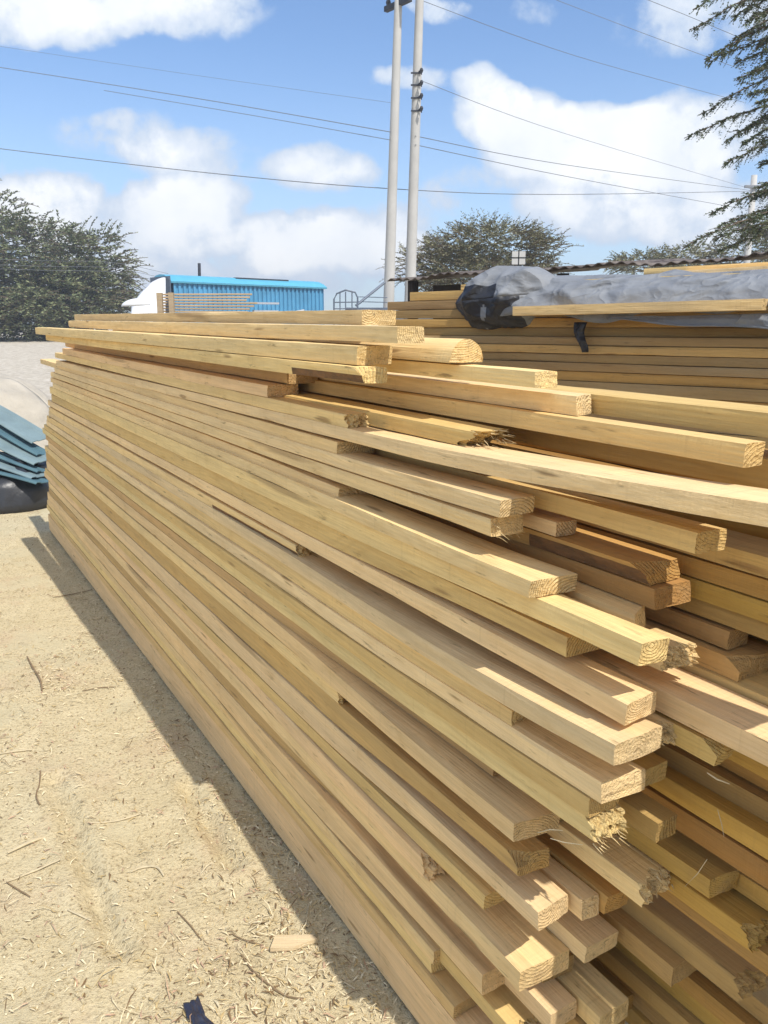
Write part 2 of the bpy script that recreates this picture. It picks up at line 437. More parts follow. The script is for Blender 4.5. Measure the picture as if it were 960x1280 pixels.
# planks behind the front ones whose ends the photo shows
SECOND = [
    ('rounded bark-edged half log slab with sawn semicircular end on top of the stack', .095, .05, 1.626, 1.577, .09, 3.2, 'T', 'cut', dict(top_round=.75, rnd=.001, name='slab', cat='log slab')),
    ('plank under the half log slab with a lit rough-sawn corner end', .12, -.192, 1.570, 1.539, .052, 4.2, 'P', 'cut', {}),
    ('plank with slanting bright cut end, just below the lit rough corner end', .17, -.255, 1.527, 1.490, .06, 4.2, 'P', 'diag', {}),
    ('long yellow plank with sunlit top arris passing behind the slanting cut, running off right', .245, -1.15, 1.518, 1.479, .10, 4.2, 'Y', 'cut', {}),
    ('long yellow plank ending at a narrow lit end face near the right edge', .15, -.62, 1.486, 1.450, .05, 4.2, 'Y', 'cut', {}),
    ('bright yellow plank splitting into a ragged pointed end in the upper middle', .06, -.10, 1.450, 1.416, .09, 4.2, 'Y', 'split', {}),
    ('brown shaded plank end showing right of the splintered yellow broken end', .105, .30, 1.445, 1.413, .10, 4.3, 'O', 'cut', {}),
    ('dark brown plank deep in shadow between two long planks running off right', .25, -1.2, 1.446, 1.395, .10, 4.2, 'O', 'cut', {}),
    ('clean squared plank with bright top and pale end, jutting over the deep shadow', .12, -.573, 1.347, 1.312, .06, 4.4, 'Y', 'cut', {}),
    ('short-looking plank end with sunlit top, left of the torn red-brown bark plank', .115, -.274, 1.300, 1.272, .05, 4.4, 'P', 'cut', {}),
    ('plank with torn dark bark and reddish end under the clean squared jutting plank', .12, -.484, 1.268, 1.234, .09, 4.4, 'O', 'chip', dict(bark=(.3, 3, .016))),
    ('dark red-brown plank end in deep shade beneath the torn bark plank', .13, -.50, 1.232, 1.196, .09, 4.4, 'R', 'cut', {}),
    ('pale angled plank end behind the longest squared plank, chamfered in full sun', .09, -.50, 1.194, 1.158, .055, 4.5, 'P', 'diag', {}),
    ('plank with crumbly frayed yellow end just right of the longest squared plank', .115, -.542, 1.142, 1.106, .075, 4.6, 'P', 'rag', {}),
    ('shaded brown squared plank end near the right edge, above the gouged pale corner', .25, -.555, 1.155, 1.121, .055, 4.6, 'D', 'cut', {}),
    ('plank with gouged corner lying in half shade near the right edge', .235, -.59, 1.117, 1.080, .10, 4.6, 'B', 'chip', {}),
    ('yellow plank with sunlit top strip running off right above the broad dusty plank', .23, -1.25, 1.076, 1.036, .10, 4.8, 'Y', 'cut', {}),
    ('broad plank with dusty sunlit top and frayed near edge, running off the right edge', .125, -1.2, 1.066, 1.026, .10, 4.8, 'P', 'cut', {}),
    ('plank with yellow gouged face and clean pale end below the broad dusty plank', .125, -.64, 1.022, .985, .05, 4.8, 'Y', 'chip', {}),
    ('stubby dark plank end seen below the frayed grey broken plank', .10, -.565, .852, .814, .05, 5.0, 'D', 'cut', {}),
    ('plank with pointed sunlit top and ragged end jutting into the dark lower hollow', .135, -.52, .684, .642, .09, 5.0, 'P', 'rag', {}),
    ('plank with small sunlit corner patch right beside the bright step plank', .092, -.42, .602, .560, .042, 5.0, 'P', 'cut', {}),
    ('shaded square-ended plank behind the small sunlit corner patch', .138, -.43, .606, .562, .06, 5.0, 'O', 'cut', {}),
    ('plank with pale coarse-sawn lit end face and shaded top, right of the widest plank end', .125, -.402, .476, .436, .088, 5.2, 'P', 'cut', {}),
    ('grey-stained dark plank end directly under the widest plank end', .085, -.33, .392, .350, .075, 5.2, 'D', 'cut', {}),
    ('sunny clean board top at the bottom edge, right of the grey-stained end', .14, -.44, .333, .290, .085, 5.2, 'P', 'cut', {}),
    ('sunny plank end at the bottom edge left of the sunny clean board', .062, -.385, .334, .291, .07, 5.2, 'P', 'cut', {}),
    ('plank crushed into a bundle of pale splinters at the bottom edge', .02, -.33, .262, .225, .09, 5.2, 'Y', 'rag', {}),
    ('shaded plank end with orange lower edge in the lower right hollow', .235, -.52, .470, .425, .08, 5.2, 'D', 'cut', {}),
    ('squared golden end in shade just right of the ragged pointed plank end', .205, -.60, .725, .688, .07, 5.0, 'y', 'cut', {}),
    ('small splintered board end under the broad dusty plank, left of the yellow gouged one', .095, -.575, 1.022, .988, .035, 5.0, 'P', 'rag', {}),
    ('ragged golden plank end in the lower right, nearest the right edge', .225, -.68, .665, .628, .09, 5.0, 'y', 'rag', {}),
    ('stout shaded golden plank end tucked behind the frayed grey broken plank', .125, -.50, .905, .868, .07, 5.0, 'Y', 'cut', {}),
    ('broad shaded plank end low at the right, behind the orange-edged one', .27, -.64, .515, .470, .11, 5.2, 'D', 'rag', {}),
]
second_objs = [plank(*row[:9], **row[9]) for row in SECOND]

# inner rows, mostly running off the right-hand edge of the frame
def overlaps(q, zt, zb, w):
    return False

rg = random.Random(21)
INNER_LABEL = {
    0: 'dark ochre inner plank in the shadow slot above the long chipped plank',
    1: 'red-brown inner plank lying lowest in the shadow slot above the long chipped plank',
    2: 'yellow-ochre inner plank in deep shade right under the long chipped plank at the right edge',
    3: 'deep-set brown plank behind the clean squared jutting plank, hidden from the front',
    4: 'deep-set ochre plank behind the torn bark plank, hidden from the front',
    5: 'deep-set yellow plank behind the dark red-brown end, hidden from the front',
    6: 'brown sliver of an inner plank at the right edge above the gouged pale corner',
    7: 'yellow sliver of an inner plank at the right edge, just over the gouged pale corner',
    10: 'yellow inner plank at right edge, first shaded one below the broad dusty plank',
    11: 'ochre inner plank at right edge, second shaded one below the broad dusty plank',
    12: 'brown inner plank with dark upper side, third below the broad dusty plank at right',
    13: 'yellow inner plank jutting forward, fourth below the broad dusty plank at right',
    14: 'red-brown inner plank in deep shade, the only reddish one at lower right',
    16: 'yellow inner plank directly under the red-brown one at lower right',
    17: 'brown narrow inner plank, second under the red-brown one at lower right',
    18: 'orange-brown inner plank, third under the red-brown one at lower right',
    23: 'brown plank in the bottom right corner, rightmost of the shaded fan',
    24: 'orange-brown plank at the bottom edge, second from the right of the shaded fan',
    25: 'yellow plank at the bottom edge, third from the right of the shaded fan',
    26: 'brown plank at the bottom edge in the middle of the shaded fan',
    27: 'orange-brown plank at the bottom edge, third from the left of the shaded fan',
    28: 'brown plank at the bottom edge, second from the left of the shaded fan',
    29: 'yellow plank lowest in the bottom right hollow, leftmost of the shaded fan'}
MID_LABEL = [
    'uppermost rear plank along the near stack skyline, behind the top plank',
    'brown plank leaving the right edge, first below the yellow-ochre one under the long chipped plank',
    'ochre plank leaving the right edge, second below the yellow-ochre one under the long chipped plank',
    'yellow plank leaving the right edge, third below the yellow-ochre one under the long chipped plank',
    'brown plank leaving the right edge just above the shaded brown squared end',
    'brown shaded plank glimpsed beneath the gouged rough corner end',
    'brown shaded plank between the two sunny plank ends at the bottom edge',
    'ochre shaded plank in the hollow below the pale coarse-sawn end']
INNER = []
SKIP_INNER = (8, 9, 15, 19, 20, 21, 22, 30)
zc = 1.395
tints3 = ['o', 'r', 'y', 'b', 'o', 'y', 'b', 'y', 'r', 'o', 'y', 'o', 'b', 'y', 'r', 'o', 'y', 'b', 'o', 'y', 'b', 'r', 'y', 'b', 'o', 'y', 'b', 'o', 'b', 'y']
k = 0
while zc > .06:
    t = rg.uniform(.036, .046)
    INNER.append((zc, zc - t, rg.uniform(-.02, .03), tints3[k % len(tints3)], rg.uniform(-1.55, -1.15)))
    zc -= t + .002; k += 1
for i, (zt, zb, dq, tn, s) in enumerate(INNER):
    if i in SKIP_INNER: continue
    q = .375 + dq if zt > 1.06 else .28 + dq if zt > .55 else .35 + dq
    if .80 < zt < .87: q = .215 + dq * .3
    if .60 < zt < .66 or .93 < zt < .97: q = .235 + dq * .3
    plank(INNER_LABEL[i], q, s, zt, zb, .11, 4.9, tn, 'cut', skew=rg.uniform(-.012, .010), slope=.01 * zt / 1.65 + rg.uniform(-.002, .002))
# middle rows seen through the holes in the front
for i, (zt, zb, w_, s, q, tn) in enumerate([
    (1.692, 1.655, .10, .42, .09, 'P'), (1.30, 1.266, .1, -.62, .24, 'B'),
    (1.262, 1.228, .1, -.66, .245, 'o'), (1.226, 1.192, .1, -.7, .245, 'y'), (1.19, 1.158, .1, -.7, .26, 'b'),
    (.72, .686, .10, -.3, .10, 'b'), (.285, .24, .1, -.42, .13, 'b'), (.22, .18, .1, -.35, .24, 'o')]):
    plank(MID_LABEL[i], q, s, zt, zb, w_, 4.6 if zt < 1.6 else 4.2, tn, 'cut')

# torn fibres on the broken ends
for idx, n, L in ((5, 26, .014), (9, 22, .038), (20, 34, .02)):
    row = FRONT[idx]; splinters(front_objs[idx], row[5], row[3] - row[4], n, idx, L, spread=.007)
for idx, n, L in ((5, 26, .028), (13, 18, .012), (20, 20, .014), (27, 60, .05), (17, 16, .035)):
    row = SECOND[idx]; splinters(second_objs[idx], row[5] if idx != 17 else .02, row[3] - row[4], n, 50 + idx, L, spread=.009)

# ------------------------------------------------------------------ tarpaulin-covered stack behind
D2 = Vector((-.755, .656, 0)).normalized(); N2 = Vector((.656, .755, 0)).normalized()
B0 = N2 * 3.91                                     # foot of the perpendicular from the camera
def s2_at(u, nd=3.91):
    r = ray(u, 409); t = nd / (r.x * N2.x + r.y * N2.y)
    return Vector((r.x * t, r.y * t, 0)).dot(D2)
S_L, S_R = s2_at(478), s2_at(960) - 1.5
WM = [OLD, ENDG, BARK]
def far_plank(label, q, s, zt, zb, w, sfar, tint='W', endk='cut', **kw):
    kw.setdefault('slope', 0.0)
    return plank(label, q, s, zt, zb, w, sfar, tint, endk, base=B0, dv=D2, nv=N2, mats=WM, group='boards of the tarp-covered stack', skew=kw.pop('skew', 0.0), name='board', cat='board', **kw)
rg = random.Random(5)
z = 1.700
k = 0
NTH = ['first', 'second', 'third', 'fourth', 'fifth', 'sixth', 'seventh', 'eighth', 'ninth', 'tenth', 'eleventh', 'twelfth', 'thirteenth', 'fourteenth', 'fifteenth', 'sixteenth', 'seventeenth', 'eighteenth', 'nineteenth', 'twentieth', 'twenty-first', 'twenty-second', 'twenty-third', 'twenty-fourth']
while z > .12:
    t = rg.choice((.044, .05, .052, .058)) if z > 1.2 else rg.choice((.095, .105, .11))
    far_plank('weathered board, %s down from the tarp in the face of the covered stack' % NTH[k], rg.uniform(-.007, .007), S_R - rg.uniform(0, .5), z, z - t, .14,
              S_L + rg.uniform(-.06, .05), rg.choice('WWDBWO'), rnd=.0022, bow=.013, skew=rg.uniform(-.004, .004))
    z -= t + .0008; k += 1
top = 1.703
for i, (u, t, lab) in enumerate(((455, .05, 'lowest stepped board end beside the tall poles at the covered stack end'),
                                 (481, .05, 'middle stepped board end beside the tall poles on the covered stack'),
                                 (507, .052, 'upper stepped board end under the dark corrugated edge'),
                                 (568, .03, 'short topmost board end touching the bunched dark tarp corner'))):
    far_plank(lab, .02 + .012 * i, S_R, top, top - t + .0, .16, s2_at(u), 'W', slope=.004) if False else far_plank(lab, .01 + .015 * i, .3, top + t, top, .16, s2_at(u), 'WWBT'[i])
    top += t + .003
far_plank('pale board lying along the tarp hem, its squared end at the right edge', -.17, s2_at(950, 3.74), 1.770, 1.722, .10, s2_at(640, 3.74), 'T', skew=.0, slope=-.010)
far_plank('upper pale board lying loose on the tarp below the corrugated roof', .62, s2_at(1010, 4.5), 1.978, 1.945, .12, s2_at(800, 4.53), 'T', slope=-.004)
far_plank('lower pale board lying loose on the tarp below the corrugated roof', .52, s2_at(1010, 4.4), 1.955, 1.927, .12, s2_at(845, 4.43), 'P', slope=-.012)

TARP = simple_mat('grey_tarpaulin', (.25, .265, .29), .6, .3, 3, bump=.012, spec=.3, stretch=(.6, 1.6, 2.2))
def crinkle(m_):
    nt_ = m_.node_tree; b_ = NB(nt_); bs_ = [n for n in nt_.nodes if n.type == 'BSDF_PRINCIPLED'][0]
    tc_ = b_.n('ShaderNodeTexCoord'); h_ = None
    for sc, am in ((3.2, 1.0), (8, .35), (22, .06)):
        n_ = b_.noise(b_.vmath('MULTIPLY', tc_.outputs['Object'], (1, 1.3, 1.6)), sc, 1, .5, .6)
        r_ = b_.math('MULTIPLY', b_.math('ABSOLUTE', b_.math('SUBTRACT', n_, .5)), -am * 2)
        h_ = r_ if h_ is None else b_.math('ADD', h_, r_)
    nt_.links.new(b_.bump(h_, .8, .045), bs_.inputs['Normal'])


TARP_IN = simple_mat('dark_tarpaulin', (.022, .024, .032), .5, .3, 6, bump=.004, spec=.5)
crinkle(TARP); crinkle(TARP_IN)


def sheet(name, nx, ny, fn, mats, parent=None, thick=.004, fm=None):
    V = [fn(i / nx, j / ny) for i in range(nx + 1) for j in range(ny + 1)]
    F = []; M = []
    for i in range(nx):
        for j in range(ny):
            a = i * (ny + 1) + j
            F.append((a, a + 1, a + ny + 2, a + ny + 1)); M.append(fm(i / nx, j / ny) if fm else 0)
    o = mesh_obj(name, V, F, mats, parent, M, True)
    sm = o.modifiers.new('thick', 'SOLIDIFY'); sm.thickness = thick; sm.offset = 0
    return o


def fold(x, y, seed=0.0):
    v = Vector((x, y, seed))
    a = 1 - abs(noise.noise(v)) * 2
    b_ = 1 - abs(noise.noise(v * 2.3 + Vector((3, 1, 0)))) * 2
    return a * .6 + b_ * .3 + .25 * noise.noise(v * 5.1)


def P2(s, q, z): return B0 + D2 * s + N2 * q + Vector((0, 0, z))


tarp = empty('tarpaulin', P2(0, .3, 1.70))
tag(tarp, 'crumpled grey tarpaulin with black lining draped over the stack of weathered boards', 'tarpaulin')
bpy.context.view_layer.update()
toff = -tarp.location
TS0, TS1 = s2_at(622), s2_at(960) - 1.5


def crease(x):
    """sharp-crested folds"""
    return 1 - 2 * abs(noise.noise(x))


def tarp_fn(a, c):
    s = TS0 + (TS1 - TS0) * a
    hgt = .150 + .02 * noise.noise(Vector((s * 1.3, 2, 0))) - .02 * a
    # profile: hem, steep front slope, rounded shoulder, then flat back over the stack
    if c < .5:
        t = c / .5; q = -.04 + .22 * t ** 1.25; zz = 1.752 + hgt * math.sin(t * math.pi / 2) ** .8
    else:
        t = (c - .5) / .5; q = .18 + .75 * t; zz = 1.752 + hgt * (1 - .25 * t)
    drop = max(0, .10 - c) * .5 * (1 + 1.4 * noise.noise(Vector((s * 2.4, 5, 0))))
    zz -= drop
    w1 = crease(Vector((s * 1.1 + zz * 2.2, c * 2.2 + s * .5, 1)))
    w2 = crease(Vector((s * 2.6 - c * 2.0, c * 4.6 + s * .9, 7)))
    w3 = crease(Vector((s * 6.5 + c * 5, c * 10 - s * 1.5, 3)))
    w = w1 * .030 + w2 * .018 + w3 * .006 - .006
    q -= w * (1.2 if c < .5 else .3); zz += w * (.35 if c < .5 else .8)
    return P2(s, q - .03, zz) + toff


sheet('cover', 260, 64, tarp_fn, [TARP, TARP_IN], tarp)


def bunch_fn(a, c):
    an = a * 2 * math.pi; L = c
    s = s2_at(572) + (s2_at(716, 4.1) - s2_at(572)) * L
    r = (.085 + .05 * math.sin(L * math.pi) ** .8) * (.35 + .65 * min(1, L * 5)) * (1 - .55 * max(0, L - .75) / .25)
    f = .6 * crease(Vector((math.cos(an) * .9 + L * 2.2, math.sin(an) * .9, L * 1.4 + 8))) + .4 * crease(Vector((math.cos(an) * 2 + L * 4.4, math.sin(an) * 2, L * 3))) - .15
    rr = r * (1 + .38 * f)
    q = .02 + .06 * L - rr * 1.15 * math.cos(an)
    zz = 1.785 + .045 * L + rr * 1.05 * math.sin(an)
    return P2(s, q, zz) + toff


sheet('bunched_corner', 60, 50, bunch_fn, [TARP, TARP_IN], tarp, fm=lambda a, c: 1 if (noise.noise(Vector((a * 5, c * 5, 3))) > -.30 and (a > .66 and c < .72 or c < .30 and a > .3) or c < .10 or a < .07 and c < .5 and noise.noise(Vector((a * 5, c * 6, 5))) > -.1) else 0)


def strip_fn(a, c):
    s = s2_at(726, 3.85) - (c - .5) * (.075 - .045 * a) - .02 * a
    return P2(s + .012 * math.sin(a * 5), -.06 - .02 * math.sin(a * 3.1) + .015 * math.sin(c * 6 + a * 3), 1.675 - .15 * a) + toff


sheet('hanging_strip', 14, 8, strip_fn, TARP_IN, tarp)


def tongue_fn(a, c):
    s = s2_at(722) + .17 * a + .02
    return P2(s, -.03 - .01 * math.sin(c * 3), 1.683 - .016 * c * (1 - a) - .004) + toff


def hem_fn(a, c):
    s = s2_at(772) + (S_R - s2_at(772)) * a
    drop = (.015 + .075 * min(1, a * 2.2) + .02 * noise.noise(Vector((s * 3, 1, 4)))) * c
    f = fold(s * 2.2, c * 1.5 + s, 12)
    return P2(s, -.11 - .03 * f * (.3 + c) * .6, 1.70 - drop + .006 * f - .02 * (1 - a) + .02) + toff


sheet('lower_hem', 90, 10, hem_fn, TARP, tarp)

# ------------------------------------------------------------------ low shed with corrugated roof behind the stack
SHEDW = simple_mat('shaded_boards', (.045, .035, .028), .9, .5, 6, bump=.003)  # near-black tone puts the shade under the eave into the boards
IRON = simple_mat('weathered_corrugated_iron', (.20, .17, .15), .65, .5, 7, metal=.1, spec=.35, col2=(.055, .04, .035))
shed = empty('lumber_shed', P2(0, 2.2, 0))
tag(shed, 'low dark shed with wavy corrugated iron roof edge behind the tarp-covered stack', 'shed')
bpy.context.view_layer.update()
so = -shed.location


def roof_fn(a, c):
    s = s2_at(484, 5.3) + (s2_at(1150, 5.3) - s2_at(484, 5.3)) * a
    zz = 2.045 + .03 * a + .085 * c + .008 * math.sin(s * 2 * math.pi / .085) + .012 * math.sin(s * 5.3) + .007 * math.sin(s * 13) + .004 * noise.noise(Vector((s * 6, c, 0)))
    return P2(s, 5.3 - 3.91 + c * 1.1, zz) + so


sheet('roof', 560, 6, roof_fn, IRON, shed, .006)
mb = MB()
Ms = Matrix(((D2.x, N2.x, 0, 0), (D2.y, N2.y, 0, 0), (0, 0, 1, 0), (0, 0, 0, 1)))
mb.box((s2_at(1150, 5.3), 0, 0), (s2_at(508, 5.3), .05, 2.0), Matrix.Translation(B0 + N2 * 1.75 + so) @ Ms)
mb.build('wall', SHEDW, shed)
for u in (515, 700, 1000):
    mb = MB(); mb.tube([P2(s2_at(u, 5.4), 1.5, 0) + so, P2(s2_at(u, 5.4), 1.5, 2.03) + so], .045, 8); mb.build('post', SHEDW, shed)

# ------------------------------------------------------------------ tall concrete poles
CONC = simple_mat('pale_concrete', (.50, .49, .47), .85, .15, 3, bump=.002)
STEEL = simple_mat('galvanised_steel', (.30, .31, .33), .5, .3, 10, metal=.6)
DARKM = simple_mat('dark_metal', (.05, .055, .07), .6, .3, 10, metal=.3)


def pole(label, ub, vb, ut, vt, dist, rb, rt, rings=()):
    b0 = at(ub, vb, dist); t0 = at(ut, vt, dist)
    ax = (t0 - b0) / (t0.z - b0.z)
    base = b0 + ax * (-b0.z - .3)
    o = empty('power_pole', base); tag(o, label, 'pole', 'power poles')
    h = t0.z - base.z
    mb = MB(); n = 14
    mb.tube([ax * (h * i / n) for i in range(n + 1)], [rb + (rt - rb) * i / n for i in range(n + 1)], 20)
    mb.build('shaft', CONC, o, True)
    return o, base, ax


pl, plb, pla = pole('left tall pale concrete pole carrying a crossarm at its top', 486, 375, 499, -30, 15, .115, .062)
pr, prb, pra = pole('right tall pale concrete pole with four small brackets partway up', 513, 352, 526.5, -60, 15.2, .115, .066)
mb = MB(); ztop = at(498, 4, 15)
mb.box((-.33, -.04, -.05), (.30, .04, .03), Matrix.Translation(ztop - plb) @ Matrix.Rotation(R(-50), 4, 'Z'))
mb.build('crossarm', DARKM, pl)
for dx in (-.26, .2):
    mb = MB(); c0 = ztop - plb + Matrix.Rotation(R(-50), 3, 'Z') @ Vector((dx, 0, .03))
    mb.tube([c0, c0 + Vector((0, 0, .05)), c0 + Vector((0, 0, .09)), c0 + Vector((0, 0, .14))], [.03, .045, .03, .02], 10); mb.build('insulator', DARKM, pl)
for v in (93, 108, 124, 140):
    p = at(522, v, 15.2) - prb
    mb = MB(); mb.tube([p + Vector((.02, -.08, .02)), p + Vector((.05, -.17, .02)), p + Vector((.06, -.17, -.05))], .013, 6)
    mb.tube([p + Vector((.06, -.17, -.02)), p + Vector((.06, -.17, .02)), p + Vector((.06, -.17, .05))], [.02, .032, .02], 8)
    mb.box((-.12, -.02, -.012), (.06, .0, .012), Matrix.Translation(p + Vector((0, -.07, 0)))); mb.build('bracket', DARKM, pr)

# far leaning pole on the right
fb = at(936, 300, 28); ft = at(943, 219, 28)
ax = (ft - fb) / (ft.z - fb.z); base = fb + ax * (-fb.z)
fp = empty('power_pole', base); tag(fp, 'slightly leaning distant pole with short crossarm behind the right acacia', 'pole', 'power poles')
mb = MB(); mb.tube([Vector((0, 0, 0)), ax * (ft.z)], [.13, .095], 12); mb.build('shaft', CONC, fp, True)
mb = MB(); c0 = at(941, 234, 28) - base; mb.box((-.32, -.16, -.04), (.32, -.08, .04), Matrix.Translation(c0)); mb.build('crossarm', STEEL, fp)

# ------------------------------------------------------------------ overhead wires
WIRE = simple_mat('wire', (.16, .17, .19), .6, .1, 5)


def wire(label, pts, rad=.011):
    ps = [at(*p) for p in pts]
    # smooth Catmull-Rom through the points
    out = []
    for i in range(len(ps) - 1):
        a, b_, c, d = ps[max(i - 1, 0)], ps[i], ps[i + 1], ps[min(i + 2, len(ps) - 1)]
        for t in [k / 8 for k in range(8)]:
            out.append(.5 * ((2 * b_) + (c - a) * t + (2 * a - 5 * b_ + 4 * c - d) * t * t + (3 * b_ - a - 3 * c + d) * t ** 3))
    out.append(ps[-1])
    o0 = out[0].copy()
    mb = MB(); mb.tube([p - o0 for p in out], rad * .62, 5)
    o = mb.build('overhead_wire', WIRE); o.location = o0
    tag(o, label, 'wire', 'overhead wires')


wire('lowest dark wire crossing the whole sky in front of both tall poles', [(-40, 181, 17), (240, 214, 16.5), (490, 236, 15.4), (700, 243, 20), (938, 239, 27.8)], .012)
wire('upper of the two dark wires meeting the left pole from the left', [(-40, 78, 19), (240, 122, 17), (488, 165, 14.9)], .011)
wire('lower of the two dark wires meeting the left pole, joining it lowest', [(130, 113, 18), (320, 145, 16.5), (488, 175, 14.9)], .009)
wire('upper dark wire leaving the right pole towards the distant leaning pole', [(519, 170, 15.1), (700, 205, 20), (938, 238, 27.8)], .011)
wire('lower dark wire leaving the right pole towards the distant leaning pole', [(519, 181, 15.1), (700, 219, 20), (900, 256, 27), (938, 262, 28.5)], .011)
wire('thin wire from right pole top sloping across blue sky above the big cloud', [(520, -2, 15.2), (720, 70, 18), (930, 128, 22)], .008)
wire('thin wire at top right sloping down into the acacia branches, upper one', [(780, -12, 16), (860, 20, 16), (960, 62, 16)], .008)
wire('thin wire at top right sloping down into the acacia branches, lower one', [(680, -6, 18), (800, 40, 18), (930, 88, 18)], .008)
wire('thin faint wire crossing the big cloud between the brackets and distant pole', [(524, 100, 15.2), (700, 165, 20), (938, 236, 27.9)], .008)
wire('faint high wire on the left between the two upper clouds', [(-40, 52, 24), (230, 92, 22), (500, 130, 19)], .006)
for i, (v, lab) in enumerate(((326, 'uppermost of three pale wires strung before the left acacia'), (333, 'middle of three pale wires strung before the left acacia'), (338, 'lowest of three pale wires strung before the left acacia'))):
    wire(lab, [(-60, v - 4, 30), (60, v, 30), (140, v + 2, 30), (210, v + 16, 30)], .010)

# ------------------------------------------------------------------ blue building
BLUE = simple_mat('blue_painted_steel', (.09, .32, .54), .55, .35, 1.2, spec=.4)
BLUER = simple_mat('pale_blue_roof_steel', (.11, .42, .60), .45, .12, 2, spec=.5)
WHITE = simple_mat('white_sheeting', (.78, .79, .80), .5, .08, 3, bump=.004)
GREYD = simple_mat('dark_end_wall', (.10, .13, .18), .7, .2, 4)
A = at(217, 358, 25); Bp = at(404.5, 364, 28.9)
A.z = 0; Bp.z = 0
dx = (Bp - A); Lb = dx.length; dx.normalize(); ny_ = Vector((-dx.y, dx.x, 0))
bl = empty('site_building', A); tag(bl, 'long blue corrugated steel building with pale blue roof beyond the stacks', 'building')
Mb = Matrix(((dx.x, ny_.x, 0, 0), (dx.y, ny_.y, 0, 0), (0, 0, 1, 0), (0, 0, 0, 1)))
HB = 2.95
mb = MB(); nrib = 34
prof = []
for i in range(nrib):
    x0 = Lb * i / nrib; wv = Lb / nrib
    prof += [(x0, 0), (x0 + wv * .42, 0), (x0 + wv * .5, .045), (x0 + wv * .92, .045)]
prof.append((Lb, 0))
for (xa, ya), (xb, yb) in zip(prof, prof[1:]):
    mb.quad(Mb @ Vector((xa, ya, 0)), Mb @ Vector((xb, yb, 0)), Mb @ Vector((xb, yb, HB)), Mb @ Vector((xa, ya, HB)))
mb.box((.05, .08, 0), (Lb - .02, 1.15, HB), Mb)
mb.build('wall', BLUE, bl)
mb = MB()
rp = [(-.06, HB), (-.08, HB + .05), (.12, HB + .16), (.38, HB + .25), (.65, HB + .28), (.9, HB + .25), (1.15, HB + .14), (1.28, HB + .02)]
for (y0, z0), (y1, z1) in zip(rp, rp[1:]):
    mb.quad(Mb @ Vector((-.1, y0, z0)), Mb @ Vector((Lb + .1, y0, z0)), Mb @ Vector((Lb + .1, y1, z1)), Mb @ Vector((-.1, y1, z1)))
for x in (-.1, Lb + .1):
    i = len(mb.v); mb.v += [Mb @ Vector((x, y, zz)) for y, zz in rp]; mb.f.append(tuple(range(i, i + len(rp)))); mb.m.append(0)
mb.build('roof', BLUER, bl)
mb = MB(); mb.box((-.13, -.02, 0), (-.10, 1.22, HB + .20), Mb); mb.build('end_wall', GREYD, bl)
mb = MB(); mb.box((Lb * .42, .3, HB + .2), (Lb * .78, .5, HB + .27), Mb); mb.build('ridge_strip', DARKM, bl)
vp = at(249, 350, 30); vt = at(249, 329, 30)
mb = MB(); mb.tube([vp - A - Vector((0, 0, .4)), vt - A], .055, 8); mb.build('vent_pipe', DARKM, bl)

# white curved sheeting left of the blue building
ws = empty('white_sheeting', at(180, 390, 22)); tag(ws, 'curved white plastic sheeting bulging out left of the blue building', 'sheeting')
bpy.context.view_layer.update()


def ws_fn(a, c):
    u = 164 + (207 - 164) * a
    vtop = 383 - 36 * math.sin(min(1, a * 1.02) * math.pi / 2) ** .9
    v = vtop + (397 - vtop) * c
    p = at(u, v, 22 + 1.6 * (1 - math.sin(c * 1.5)) + a * 1.5)
    p.z += .02 * noise.noise(Vector((a * 6, c * 5, 2)))
    return p - ws.location


sheet('canopy', 24, 14, ws_fn, WHITE, ws, .01)


def ws2_fn(a, c):
    an = c * math.pi
    u = 152 + 36 * a
    rr = .16 * math.sin(a * math.pi) ** .6 + .01
    p = at(u, 383 - 2 * a, 21)
    return p + Vector((0, -math.cos(an) * rr * 1.5, math.sin(an) * rr)) - ws.location


sheet('rolled_edge', 18, 10, ws2_fn, WHITE, ws, .01)

# ------------------------------------------------------------------ distant board rack
rack = empty('timber_rack', at(206, 400, 13) * Vector((1, 1, 0)) if False else Vector((at(206, 400, 13).x, 13, 0)))
tag(rack, 'rough rack with two upright posts holding thin boards before the blue building', 'rack')
bpy.context.view_layer.update(); ro = -rack.location
for u, w in ((200, .085), (214.5, .075)):
    mb = MB(); p = at(u, 366, 13); mb.box((p.x - w / 2, 12.93, 0), (p.x + w / 2, 13.0, p.z), Matrix.Translation(ro)); mb.build('post', OLD, rack).color = (.36, .29, .21, 1)
for u in (206, 290):
    mb = MB(); p = at(u, 392, 13); mb.box((p.x - .05, 12.85, p.z - .09), (p.x + .05, 13.9, p.z), Matrix.Translation(ro)); mb.build('bearer', OLD, rack).color = (.3, .24, .17, 1)
    mb = MB(); mb.box((p.x - .045, 13.85, 0), (p.x + .045, 13.93, p.z - .09), Matrix.Translation(ro)); mb.build('leg', OLD, rack).color = (.3, .24, .17, 1)
rg = random.Random(3)
